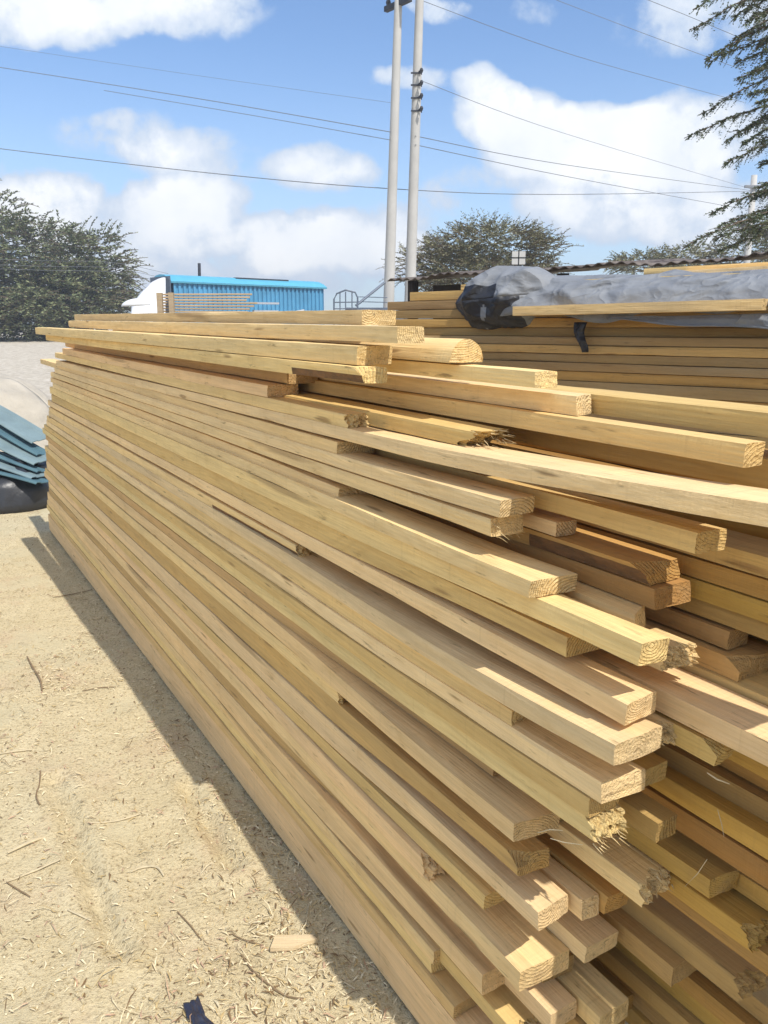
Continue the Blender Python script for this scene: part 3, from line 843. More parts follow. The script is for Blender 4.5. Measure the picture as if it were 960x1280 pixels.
for i in range(7):
    v = 390 - i * 3.5
    p0 = at(199 + rg.uniform(-3, 4), v, 13.02); p1 = at(310 + rg.uniform(-14, 12), v + 1 - i * .2, 13.3)
    X = (p1 - p0).normalized(); Y = Vector((0, 0, 1)).cross(X).normalized(); Z = X.cross(Y)
    V, F, M = plank_mesh('board', (p1 - p0).length, .12, .026, 300 + i, 'cut', .002, detail=.4)
    V = [(x, -y, zz) for x, y, zz in V]; F = [f[::-1] for f in F]
    o = mesh_obj('board', V, F, WM, None, M)
    o.matrix_world = Matrix(((X.x, Y.x, Z.x, p0.x), (X.y, Y.y, Z.y, p0.y), (X.z, Y.z, Z.z, p0.z), (0, 0, 0, 1)))
    g = rg.uniform(.85, 1.1); o.color = (.46 * g, .36 * g, .25 * g, 1)
    tag(o, 'thin weathered board, %s from the bottom on the two-post rack' % NTH[i], 'board', 'thin boards on the rack')
GREYB = simple_mat('grey_board', (.42, .45, .50), .8, .2, 6)
for i, (ua, ub, v, lab) in enumerate(((312, 349, 380, 'upper pale grey board sticking out past the rack towards the blue wall'), (318, 348, 390, 'lower pale grey board sticking out past the rack towards the blue wall'))):
    p0 = at(ua, v, 13.6); p1 = at(ub, v - .5, 13.8); mb = MB()
    mb.box((0, 0, 0), ((p1 - p0).length, .1, .03), Matrix.Rotation(math.atan2(p1.y - p0.y, p1.x - p0.x), 4, 'Z'))
    o = mb.build('board', GREYB); o.location = p0; tag(o, lab, 'board', 'thin boards on the rack')
p0 = at(350, 394, 14); p1 = at(380, 388, 14.2); mb = MB(); mb.tube([Vector((0, 0, 0)), p1 - p0], .022, 6); o = mb.build('pole_offcut', GREYB); o.location = p0
tag(o, 'slanting pale stick leaning before the right part of the blue building', 'stick')

# ------------------------------------------------------------------ metal frame
FRAME = simple_mat('blue_grey_paint', (.12, .15, .20), .5, .2, 8)
fr = empty('metal_frame', Vector((at(432, 398, 14).x, 14, 0))); tag(fr, 'arched dark metal cage of bars standing beside the left tall pole', 'metal frame')
bpy.context.view_layer.update(); fo = -fr.location
def fp3(u, v, d=14.0): return at(u, v, d) + fo
mb = MB(); mb.tube([fp3(417.5, 420), fp3(417.5, 374), fp3(421, 367), fp3(432, 362.5), fp3(444, 365.5), fp3(447, 372), fp3(447, 420)], .016, 6)
mb.build('arch', FRAME, fr)
for u in (425, 432, 440):
    mb = MB(); mb.tube([fp3(u, 364.5), fp3(u, 420)], .011, 6); mb.build('upright_bar', FRAME, fr)
for v in (378, 386, 394):
    mb = MB(); mb.tube([fp3(417.5, v), fp3(447, v - .5)], .011, 6); mb.build('cross_bar', FRAME, fr)
for u in (419, 447):
    mb = MB(); mb.tube([fp3(u, 420), Vector((fp3(u, 420).x, fp3(u, 420).y, 0))], .016, 6); mb.build('leg', FRAME, fr)
mb = MB(); mb.tube([fp3(445, 382), fp3(481, 353, 14.4)], .022, 6); mb.build('diagonal_brace', FRAME, fr)
mb = MB(); p = fp3(432, 386); p2 = fp3(487, 383, 14.3); mb.box((p.x, p.y, p.z - .07), (p2.x, p.y + .7, p.z + .02)); mb.build('platform', FRAME, fr)
for v in (371, 377, 392):
    mb = MB(); mb.tube([fp3(447, v, 14.2), fp3(484, v + 1, 14.6)], .007, 5); mb.build('rail', FRAME, fr)

# small white panel with a dark cross
wp = empty('panel_mast', Vector((at(648, 330, 12).x, 12, 0))); tag(wp, 'small white square panel with dark cross bars on a thin mast before the acacia', 'panel')
bpy.context.view_layer.update(); wo = -wp.location
c = at(648, 322.5, 12) + wo
mb = MB()
for sx in (-1, 1):
    for sz in (-1, 1): mb.box((c.x + sx * .052 - .043, -.03, c.z + sz * .05 - .04), (c.x + sx * .052 + .043, -.01, c.z + sz * .05 + .04))
mb.build('panel', simple_mat('white_panel', (.50, .50, .50), .5, .1, 5), wp)
mb = MB(); mb.box((c.x - .1, -.012, c.z - .007), (c.x + .1, .004, c.z + .007)); mb.box((c.x - .007, -.012, c.z - .1), (c.x + .007, .006, c.z + .1)); mb.build('cross_bar', DARKM, wp)
mb = MB(); mb.tube([Vector((c.x, .01, 0)), Vector((c.x, .01, c.z))], .012, 6); mb.build('mast', DARKM, wp)

# slanting grey beam in front of the right acacia
p0 = at(921, 278, 9.5); p1 = at(985, 305, 9.2)
mb = MB(); X = (p1 - p0).normalized(); Y = Vector((0, 0, 1)).cross(X).normalized(); Z = X.cross(Y)
mb.box((0, -.03, -.035), ((p1 - p0).length, .03, .035))
o = mb.build('metal_beam', STEEL); o.matrix_world = Matrix(((X.x, Y.x, Z.x, p0.x), (X.y, Y.y, Z.y, p0.y), (X.z, Y.z, Z.z, p0.z), (0, 0, 0, 1)))
tag(o, 'slanting grey metal beam jutting out through the right acacia branches', 'beam')

# ------------------------------------------------------------------ blue-green sheets and dark bundle on the left
TEAL = simple_mat('blue_green_sheet', (.085, .165, .19), .55, .3, 3, spec=.4, col2=(.06, .12, .15))
TEAL_LIT = simple_mat('lit_blue_green_sheet', (.20, .275, .29), .5, .3, 3, spec=.45)  # sunlit tone of the same sheets put into a paler colour
rg = random.Random(17)
words = ['topmost', 'second', 'third', 'fourth', 'fifth', 'lowest']
for i, (va, vb, da, db, wd, mt_) in enumerate(((488, 548, 8.3, 7.75, .13, TEAL_LIT), (505, 566, 8.1, 7.62, .10, TEAL), (520, 575, 7.9, 7.5, .13, TEAL_LIT), (540, 590, 7.72, 7.38, .09, TEAL), (552, 598, 7.6, 7.28, .12, TEAL_LIT), (572, 606, 7.45, 7.2, .12, TEAL))):
    pa = at(-60, va, da); pb = at(54 + rg.uniform(-4, 3), vb, db)
    X = (pb - pa).normalized(); Y = Vector((0, 0, 1)).cross(X).normalized(); Z = X.cross(Y)
    mb = MB(); Ls = (pb - pa).length
    prof = [(-wd, .0), (-wd * .9, .012), (-wd * .5, .013), (-wd * .4, .004), (wd * .4, .004), (wd * .5, .013), (wd * .9, .013), (wd, .0)]
    nx = 8
    for kx in range(nx):
        xa, xb = Ls * kx / nx, Ls * (kx + 1) / nx
        sa, sb = .02 * math.sin(xa * 3 + i), .02 * math.sin(xb * 3 + i)
        for (y0, z0), (y1, z1) in zip(prof, prof[1:]):
            mb.quad(Vector((xa, y0, z0 + sa)), Vector((xb, y0, z0 + sb)), Vector((xb, y1, z1 + sb)), Vector((xa, y1, z1 + sa)))
            mb.quad(Vector((xa, y0, z0 + sa - .008)), Vector((xa, y1, z1 + sa - .008)), Vector((xb, y1, z1 + sb - .008)), Vector((xb, y0, z0 + sb - .008)))
        for (y0, z0) in (prof[0], prof[-1]):
            mb.quad(Vector((xa, y0, z0 + sa - .008)), Vector((xb, y0, z0 + sb - .008)), Vector((xb, y0, z0 + sb)), Vector((xa, y0, z0 + sa)))
    for x in (0, Ls):
        sa = .02 * math.sin(x * 3 + i)
        for (y0, z0), (y1, z1) in zip(prof, prof[1:]):
            mb.quad(Vector((x, y0, z0 + sa)), Vector((x, y1, z1 + sa)), Vector((x, y1, z1 + sa - .008)), Vector((x, y0, z0 + sa - .008)))
    rx = Matrix.Rotation(R(rg.uniform(-14, 14)), 4, 'X')
    o = mb.build('roofing_sheet', mt_)
    o.matrix_world = Matrix(((X.x, Y.x, Z.x, pa.x), (X.y, Y.y, Z.y, pa.y), (X.z, Y.z, Z.z, pa.z), (0, 0, 0, 1))) @ rx
    tag(o, '%s blue-green ribbed sheet of the leaning pile at the left edge' % words[i], 'roofing sheet', 'blue-green roofing sheets at the left')

bc = ground_at(4, 632)
bd = empty('tarp_bundle', (bc.x, bc.y + .32, 0)); tag(bd, 'crumpled black plastic bundle on the ground below the blue-green sheets', 'plastic bundle')


def bd_fn(a, c):
    an = a * 2 * math.pi; ph = c * math.pi / 2
    f = fold(math.cos(an) * 1.6 + c, math.sin(an) * 1.6 - c * 1.3, 22)
    r = 1 + .22 * f
    return Vector((.52 * math.cos(an) * math.cos(ph) * r, .62 * math.sin(an) * math.cos(ph) * r, .40 * math.sin(ph) ** .75 * r))


sheet('wrapping', 48, 18, bd_fn, simple_mat('black_plastic', (.028, .03, .036), .38, .3, 8, bump=.004, spec=.55), bd, .004)

# ------------------------------------------------------------------ ground
def ground_h(x, y):
    h = .012 * noise.noise(Vector((x * 1.3, y * 1.3, 0))) + .006 * noise.noise(Vector((x * 5, y * 5, 1))) + .0025 * noise.noise(Vector((x * 17, y * 17, 2)))
    # rut pressed by a wheel
    for (ax_, ay, bx, by) in RUTS:
        vx, vy = bx - ax_, by - ay; t = max(0, min(1, ((x - ax_) * vx + (y - ay) * vy) / (vx * vx + vy * vy)))
        dd = math.hypot(x - ax_ - vx * t, y - ay - vy * t)
        wob = .012 * noise.noise(Vector((x * 9, y * 9, 4)))
        h -= .030 * math.exp(-((dd + wob) / .024) ** 2) - .010 * math.exp(-((dd - .06) / .035) ** 2)
    h *= max(0.0, min(1, (14 - y) / 6))
    dr = max(0, min(1, (y - 9) / 30)); h += 1.12 * dr * dr * (3 - 2 * dr)
    # spoil bank on the left
    h += .62 * math.exp(-((x + 7.4) / 2.6) ** 2 - ((y - 13.5) / 1.5) ** 2) * (1 + .25 * noise.noise(Vector((x * 1.4, y * 1.4, 7))))
    return h


ga = ground_at(68, 975); gb = ground_at(148, 1190); gc = ground_at(235, 985); gd = ground_at(290, 1080)
RUTS = [(ga.x, ga.y, gb.x, gb.y), (gc.x, gc.y, gd.x, gd.y)]
def axis(lo, hi, c, n, fine):
    out = []
    for i in range(n + 1):
        t = i / n * 2 - 1
        out.append(c + math.copysign((math.exp(abs(t) * fine) - 1) / (math.exp(fine) - 1), t) * ((hi - c) if t > 0 else (c - lo)))
    return out
gx = axis(-130, 130, -.7, 340, 5.6); gy = axis(-70, 220, 2.2, 400, 5.6)
V = [(x, y, ground_h(x, y)) for x in gx for y in gy]
n = len(gy); F = [(i * n + j, (i + 1) * n + j, (i + 1) * n + j + 1, i * n + j + 1) for i in range(len(gx) - 1) for j in range(n - 1)]
m, nt, bs = new_mat('sawdust_strewn_earth'); b = NB(nt)
tc = b.n('ShaderNodeTexCoord'); P = tc.outputs['Object']
big = b.noise(P, .9, 5, .6); mid = b.noise(P, 7, 5, .65); fine = b.noise(P, 85, 4, .7); grit = b.noise(P, 320, 2, .6)
c = b.mix(b.maprange(big, .35, .65), (.57, .475, .285), (.66, .56, .355))
c = b.mix(b.maprange(mid, .38, .66, 0, .65), c, (.74, .64, .42))
c = b.mix(b.maprange(fine, .52, .68, 0, .75), c, (.20, .145, .08))
c = b.mix(b.maprange(fine, .44, .3, 0, .7), c, (.70, .61, .41))
c = b.mix(b.maprange(grit, .55, .75, 0, .45), c, (.17, .115, .06))
pk = b.noise(b.vmath('ADD', P, (5, 9, 0)), 2.1, 4, .6)
c = b.mix(b.maprange(pk, .54, .68, 0, .5), c, (.55, .40, .27))
sm = b.noise(b.vmath('ADD', P, (1, 4, 0)), 1.7, 3, .55)
c = b.mix(b.maprange(sm, .55, .62, 0, .6, True), c, (.60, .53, .35))
# shredded-straw streaks in two directions
for ang, sc in ((.6, 1.0), (-.9, 1.3), (1.9, .9)):
    rot = b.n('ShaderNodeMapping'); rot.inputs['Rotation'].default_value[2] = ang; rot.inputs['Scale'].default_value = (26 * sc, 190 * sc, 40)
    nt.links.new(P, rot.inputs[0])
    st = b.noise(b.vmath('ADD', rot.outputs[0], (ang * 7, 0, 0)), 1.0, 2, .5)
    patch = b.maprange(b.noise(b.vmath('ADD', P, (ang * 3, 1, 0)), 2.6, 3), .4, .62)
    c = b.mix(b.math('MULTIPLY', b.maprange(st, .60, .70), b.math('MULTIPLY', patch, .75)), c, (.64, .53, .32))
    c = b.mix(b.math('MULTIPLY', b.maprange(st, .36, .29), b.math('MULTIPLY', patch, .5)), c, (.15, .10, .05))
far = b.n('ShaderNodeSeparateXYZ'); nt.links.new(P, far.inputs[0])
c = b.mix(b.maprange(far.outputs[1], 8.0, 10.5, 0, .8), c, b.mix(b.maprange(mid, .4, .65), (.40, .36, .31), (.60, .56, .50)))
nt.links.new(c, bs.inputs['Base Color']); bs.inputs['Roughness'].default_value = .95; bs.inputs['Specular IOR Level'].default_value = .1
h = b.math('ADD', b.math('MULTIPLY', mid, 1.2), b.math('ADD', b.math('MULTIPLY', fine, .9), b.math('MULTIPLY', grit, .5)))
nt.links.new(b.bump(h, .8, .012), bs.inputs['Normal'])
g = mesh_obj('ground', V, F, m, None, None, True); g['kind'] = 'structure'

HEAP = simple_mat('pale_sawdust', (.50, .45, .37), .95, .25, 3, bump=.03)
hx, hy = -5.75, 11.0


def heap_fn(a, c):
    an = a * 2 * math.pi; f = noise.noise(Vector((math.cos(an) * 1.3, math.sin(an) * 1.3, 3))) * .22
    r = c ** .8 * (1 + f)
    z_ = 1.02 * max(0, 1 - c ** 3.2) * (1 + .06 * noise.noise(Vector((math.cos(an) * c * 4, math.sin(an) * c * 4, 5)))) + .03 * noise.noise(Vector((math.cos(an) * c * 9, math.sin(an) * c * 9, 8)))
    x, y = 1.5 * r * math.cos(an), 1.15 * r * math.sin(an)
    return Vector((x, y, z_ + ground_h(hx + x, hy + y) - .05))


heap = sheet('sawdust_heap', 64, 26, heap_fn, HEAP, None, .01); heap.location = (hx, hy, 0)
tag(heap, 'pale rounded heap of sawdust behind the far left end of the stack', 'sawdust heap')

# wood shavings and straw: uncountable
SH = [simple_mat('pale_shaving', (.76, .65, .43), .85, .2, 30), simple_mat('straw', (.50, .38, .19), .85, .2, 30), simple_mat('dark_shaving', (.20, .125, .06), .9, .3, 30), simple_mat('pinkish_shaving', (.50, .33, .22), .85, .2, 30)]
rg = random.Random(99); mb = MB()
nshav = 0
while nshav < 26000:
    x = rg.uniform(-3.6, .25); y = .9 + rg.random() ** 1.8 * 6.3
    q_ = (Vector((x, y, 0)) - P0).dot(NV)
    if q_ > .02 or q_ < -2.6: continue
    den = .22 + .9 * math.exp(-((x + .33) / .28) ** 2 - ((y - 1.55) / .35) ** 2) + 1.15 * max(0, noise.noise(Vector((x * 2.2, y * 2.2, 6)))) + .6 * math.exp(-(q_ / .16) ** 2)
    if rg.random() > den: continue
    L = .006 + .026 * rg.random() ** 2.2; w = rg.uniform(.0008, .0030)
    if rg.random() < .07: L = rg.uniform(.03, .075); w = rg.uniform(.0007, .0018)
    an = rg.uniform(0, math.pi)
    t_ = Vector((math.cos(an), math.sin(an), rg.uniform(-.35, .35))); sd = Vector((-t_.y, t_.x, rg.uniform(-.6, .6))).normalized() * w
    pz = ground_h(x, y) + .0035 + abs(t_.z) * L * .5
    p = Vector((x, y, pz)); md = Vector((rg.uniform(-1, 1), rg.uniform(-1, 1), .6)) * L * .18
    mm = rg.choices((0, 1, 2, 3), (5, 4, 2, 1.3))[0]
    a0, a1, a2 = p - t_ * L / 2, p + md, p + t_ * L / 2
    mb.quad(a0 - sd * .5, a1 - sd, a1 + sd, a0 + sd * .5, mm); mb.quad(a1 - sd, a2 - sd * .3, a2 + sd * .3, a1 + sd, mm)
    nshav += 1
o = mb.build('wood_shavings', SH); o['kind'] = 'stuff'

# separate sticks and offcuts
TW = simple_mat('dry_twig', (.27, .19, .11), .9, .4, 30, bump=.002); TWP = simple_mat('pale_splinter', (.60, .51, .34), .85, .25, 30, bump=.001)


def stick(label, uv, rad, mat, name='twig', cat='twig', flat=False):
    ps = [ground_at(*p) for p in uv]
    ps = [Vector((p.x, p.y, ground_h(p.x, p.y) + rad * 1.1 + .002)) for p in ps]
    o0 = ps[0].copy(); n_ = len(ps); mb = MB()
    out = []
    for i in range(n_ - 1):
        a, b_, c, d = ps[max(i - 1, 0)], ps[i], ps[i + 1], ps[min(i + 2, n_ - 1)]
        for t in [k / 5 for k in range(5)]:
            out.append(.5 * ((2 * b_) + (c - a) * t + (2 * a - 5 * b_ + 4 * c - d) * t * t + (3 * b_ - a - 3 * c + d) * t ** 3))
    out.append(ps[-1])
    m_ = len(out)
    mb.tube([p - o0 + Vector((0, 0, .002 * noise.noise(Vector((i * .7, rad * 999, 0))))) for i, p in enumerate(out)],
            [rad * (.5 if mat is TW else .75) * (.55 + .6 * math.sin(math.pi * (.15 + .7 * i / m_))) * (1 + .25 * noise.noise(Vector((i * 1.3, 2, rad * 500)))) for i in range(m_)], 6)
    o = mb.build(name, mat); o.location = o0
    tag(o, label, cat, 'sticks and splinters on the sawdust ground')


stick('dark curved stick lying on sawdust near the bottom edge', [(302, 1196), (318, 1218), (345, 1239), (362, 1247), (380, 1249)], .0042, TW)
stick('dark forked bent twig on the sunny ground left of the shadow', [(34, 822), (42, 838), (50, 852), (53, 866)], .008, TW)
stick('short dark twig lying across the shadow edge of the stack', [(103, 866), (125, 862), (145, 861)], .004, TW)
stick('long dark thin twig across the stack shadow in the distance', [(66, 748), (92, 743), (115, 738)], .005, TW)
stick('long straight pale splinter pointing right at middle left of the ground', [(112, 1035), (145, 1030), (176, 1021)], .0032, TWP, 'wood_splinter', 'splinter')
stick('long pale splinter rising to the right at the left edge', [(6, 1106), (40, 1092), (76, 1081)], .0036, TWP, 'wood_splinter', 'splinter')
stick('pale arched bark strip curling on the ground left of centre', [(164, 1092), (178, 1086), (196, 1086), (205, 1096)], .0042, TWP, 'wood_splinter', 'splinter')
stick('broad pale splinter slanting up above the rising left-edge splinter', [(10, 1070), (45, 1054), (85, 1033)], .0062, TWP, 'wood_splinter', 'splinter')
stick('dark thin stick pointing down right below the arched bark strip', [(222, 1141), (237, 1157), (252, 1176)], .0034, TW)
stick('pale thin splinter left of the dark curved stick, pointing up right', [(135, 1198), (155, 1186), (178, 1178)], .0026, TWP, 'wood_splinter', 'splinter')
stick('short pale splinter beside the dark wheel rut', [(85, 1141), (100, 1149), (114, 1154)], .003, TWP, 'wood_splinter', 'splinter')
stick('dark bent twig at the left edge between two pale splinters', [(8, 1105), (24, 1115), (38, 1123)], .004, TW)
stick('dark short twig above the broad pale splinter, bent upward', [(50, 1012), (46, 1000), (50, 985), (51, 968)], .005, TW)
stick('long thin splinter at the left edge, almost level, in bright sun', [(0, 944), (22, 940), (40, 938)], .004, TWP, 'wood_splinter', 'splinter')
stick('pale splinter running up right toward the flat offcut', [(320, 1167), (334, 1158), (343, 1146)], .003, TWP, 'wood_splinter', 'splinter')
stick('thin splinter pair end lying on the stack shadow edge near the offcut', [(376, 1162), (384, 1148), (386, 1132)], .0022, TWP, 'wood_splinter', 'splinter')
stick('pale sliver right of the dark curved stick, half into shade', [(383, 1217), (395, 1215), (407, 1213)], .0024, TWP, 'wood_splinter', 'splinter')
stick('white thin sliver just inside the sun below the offcut', [(430, 1230), (437, 1234), (444, 1238)], .0024, TWP, 'wood_splinter', 'splinter')
stick('brown twig crossing the sunny patch near the twin pale shavings', [(290, 1168), (305, 1176), (330, 1183)], .003, TW)

def at_q(u, v, q):
    r = ray(u, v); t_ = (P0.dot(NV) + q) / (r.x * NV.x + r.y * NV.y)
    return Vector((0, 0, EYE)) + r * t_


for lab, q, pts_, rd in (('bright thin splinter curling up from the shaded end beside the frayed plank', -.03, [(672, 1041), (687, 1037), (703, 1038)], .0011),
                         ('forked bright splinter hanging below the frayed grey plank end', -.03, [(688, 1048), (705, 1053), (728, 1056)], .0011),
                         ('upright straw-like splinter crossing the sunlit strips at the right edge', .19, [(897, 1012), (902, 1030), (905, 1046)], .0009),
                         ('pale straw leaning over shaded planks right of the ragged pointed end', .19, [(884, 1074), (872, 1092), (856, 1108)], .0009),
                         ('small torn sliver hanging under the yellow gouged plank at right', .12, [(884, 966), (896, 974), (912, 980)], .0016)):
    ps = [at_q(u, v, q) for u, v in pts_]; mb = MB()
    mb.tube([p - ps[0] for p in ps], [rd * .6, rd * .9, rd * .4], 5)
    o = mb.build('wood_splinter', TWP); o.location = ps[0]; tag(o, lab, 'splinter', 'loose splinters on the near stack')

oc = [ground_at(*p) for p in ((338, 1192), (344, 1176), (390, 1175), (397, 1180), (366, 1191))]
ctr = sum(oc, Vector()) / 5; ctr.z = ground_h(ctr.x, ctr.y) + .004
mb = MB(); bt = [p - Vector((ctr.x, ctr.y, 0)) for p in oc]
i = 0
mb.v += [Vector((p.x, p.y, 0)) for p in bt] + [Vector((p.x, p.y, .012)) for p in bt]
mb.f += [tuple(range(4, -1, -1)), tuple(range(5, 10))] + [(k, (k + 1) % 5, (k + 1) % 5 + 5, k + 5) for k in range(5)]; mb.m += [0] * 7
o = mb.build('offcut', WOOD); o.location = ctr; o.color = (.60, .50, .34, 1); tag(o, 'flat pale wood offcut on the ground at the shadow edge', 'offcut')

rc = ground_at(246, 1276)
rag = None


def rag_fn(a, c):
    an = math.atan2(c - .5, a - .5); k_ = 1 + .5 * noise.noise(Vector((math.cos(an) * 2, math.sin(an) * 2, 9)))
    x0_ = (a - .5) * .045 * k_; y0_ = (c - .5) * .105 * k_; x = x0_ * .8 - y0_ * .6; y = x0_ * .6 + y0_ * .8
    f = fold(a * 2.2, c * 2.2, 31)
    return Vector((x * (1 - .3 * c), y, .006 + .008 * f + .004 * c))


rag = sheet('plastic_scrap', 16, 14, rag_fn, simple_mat('dark_blue_plastic', (.03, .035, .06), .35, .3, 20, spec=.6), None, .002)
rag.location = (rc.x, rc.y, ground_h(rc.x, rc.y)); tag(rag, 'crumpled dark bluish plastic scrap on the ground at the bottom edge', 'plastic scrap')

# ------------------------------------------------------------------ trees
def leaf_mat(name, c1, c2):
    m, nt, bs = new_mat(name); b = NB(nt)
    tc = b.n('ShaderNodeTexCoord'); geo = b.n('ShaderNodeNewGeometry')
    r = geo.outputs['Random Per Island']
    big = b.noise(tc.outputs['Object'], .9, 3)
    c = b.mix(b.maprange(b.math('ADD', b.math('MULTIPLY', r, .5), b.math('MULTIPLY', big, .5)), .3, .7), c1, c2)
    nt.links.new(c, bs.inputs['Base Color']); bs.inputs['Roughness'].default_value = .6; bs.inputs['Specular IOR Level'].default_value = .25
    return m


LEAF_D = leaf_mat('acacia_leaf_dark', (.10, .125, .06), (.23, .25, .125)); LEAF_G = leaf_mat('acacia_leaf_grey', (.13, .14, .075), (.28, .27, .155))
LEAF_N = leaf_mat('acacia_leaf_near', (.07, .10, .055), (.16, .19, .10)); TRUNK = simple_mat('acacia_bark', (.16, .12, .085), .95, .4, 9, bump=.02)


def spray(mb, p, dirv, L, leaf, rng, droop=.35, n=9, wid=.42):
    """an arching twig with small leaflets on both sides"""
    dirv = dirv.normalized(); pts = []
    side = dirv.cross(Vector((0, 0, 1)))
    side = side.normalized() if side.length > .01 else Vector((1, 0, 0))
    bend = side * rng.uniform(-.25, .25)
    for i in range(n + 1):
        t = i / n
        pts.append(p + dirv * (L * t) + Vector((0, 0, -droop * L * t * t)) + bend * (L * t * t))
    for i in range(n):
        a, c = pts[i], pts[i + 1]; w = leaf * .10 * (1 - .6 * i / n)
        mb.quad(a - Vector((0, 0, w)), c - Vector((0, 0, w)), c + Vector((0, 0, w)), a + Vector((0, 0, w)), 1)
        for sg in (-1, 1):
            ll = leaf * (1 - .45 * i / n) * rng.uniform(.7, 1.25)
            o_ = (side * sg * rng.uniform(.6, 1) + dirv * rng.uniform(.2, .9) + Vector((0, 0, rng.uniform(-.5, .45)))).normalized()
            wv = o_.cross(Vector((rng.uniform(-1, 1), rng.uniform(-1, 1), 1))).normalized() * ll * wid * .5
            q0 = a.lerp(c, rng.random()); mp = q0 + o_ * ll * .55
            mb.quad(q0, mp - wv, q0 + o_ * ll, mp + wv, 0)


def limb(mb, a, c, r0, r1, rng, n=6, wob=.06):
    L = (c - a).length
    pts = [a.lerp(c, i / n) + Vector((rng.uniform(-1, 1), rng.uniform(-1, 1), rng.uniform(-.5, .8))) * (L * wob * math.sin(math.pi * i / n)) for i in range(n + 1)]
    mb.tube(pts, [r0 + (r1 - r0) * i / n for i in range(n + 1)], 7)
    return pts


def acacia(name, label, base, clumps, leafmat, nspray, sprayL, leaf, seed, trunk_r=.2, fork=.35, droop=.35, group='acacia trees', nseg=9, top_only=False):
    rng = random.Random(seed)
    o = empty(name, base); tag(o, label, 'tree', group)
    tb = MB(); lb = MB()
    top = max(c[0].z + c[1].z for c in clumps) - base.z
    ctr = sum((c[0] for c in clumps), Vector()) / len(clumps) - base
    fk = Vector((ctr.x * .3, ctr.y * .3, top * fork))
    limb(tb, Vector((0, 0, -.2)), fk, trunk_r, trunk_r * .7, rng)
    tot = sum(c[1].x * c[1].y for c in clumps)
    for cc, rr in clumps:
        lc = cc - base
        pts = limb(tb, fk, lc - Vector((0, 0, rr.z * .5)), trunk_r * .5, trunk_r * .12, rng, 7, .08)
        for _ in range(5):
            e = lc + Vector((rng.uniform(-.8, .8) * rr.x, rng.uniform(-.8, .8) * rr.y, rng.uniform(-.3, .8) * rr.z))
            limb(tb, pts[rng.randint(3, 6)], e, trunk_r * .16, trunk_r * .04, rng, 5, .1)
        k_ = int(nspray * rr.x * rr.y / tot)
        for _ in range(k_):
            while True:
                d = Vector((rng.uniform(-1, 1), rng.uniform(-1, 1), rng.uniform(-1, 1)))
                if .25 < d.length < 1: break
            d2 = d.normalized() * (d.length ** .6)
            p = lc + Vector((d2.x * rr.x, d2.y * rr.y, d2.z * rr.z))
            if noise.noise(p * (1.1 / max(.6, rr.x * .4)) + Vector((seed, 0, 0))) < -.18: continue
            dv = Vector((d2.x + rng.uniform(-.6, .6), d2.y + rng.uniform(-.6, .6), d2.z * .5 + rng.uniform(-.1, .55)))
            spray(lb, p, dv, sprayL * rng.uniform(.6, 1.3), leaf, rng, droop * rng.uniform(.5, 1.4), nseg)
    tb.build('trunk', TRUNK, o, True)
    lb.build('crown', [leafmat, TRUNK], o)
    return o


def px(u, v, d): return at(u, v, d)
def clump(u, v, d, ru, rv, rd=None):
    return (px(u, v, d), Vector((ru * d / 1000, (rd or ru) * d / 1000, rv * d / 1000)))


acacia('acacia_tree', 'big dark spreading acacia filling the left edge behind the stack', Vector((at(60, 420, 38).x, 38, .9)),
       [clump(40, 330, 38, 75, 48), clump(105, 335, 38, 55, 44), clump(70, 375, 37, 80, 38), clump(-20, 290, 38, 45, 50), clump(-30, 370, 37, 60, 48), clump(125, 365, 38, 38, 32), clump(20, 395, 36.5, 70, 25)],
       LEAF_D, 4800, 1.0, .22, 11, .32, .3, .38)
acacia('acacia_tree', 'thin umbrella-shaped acacia standing between the tall poles and the tarp', Vector((at(610, 420, 20).x, 20, .3)),
       [clump(610, 308, 20, 64, 21), clump(560, 327, 20, 44, 27), clump(655, 322, 20, 38, 26), clump(605, 345, 20, 75, 22), clump(520, 340, 20, 26, 26), clump(682, 318, 20, 20, 22)],
       LEAF_G, 2900, .50, .085, 23, .16, .3, .25, nseg=8)
acacia('acacia_tree', 'distant low bushy acacia top just above the shed roof at right', Vector((at(860, 400, 30).x, 30, .5)),
       [clump(805, 330, 30, 38, 9), clump(860, 326, 30, 45, 11), clump(930, 318, 30, 40, 20), clump(990, 310, 30, 40, 28)],
       LEAF_G, 1100, .5, .14, 31, .2, .4, .3)


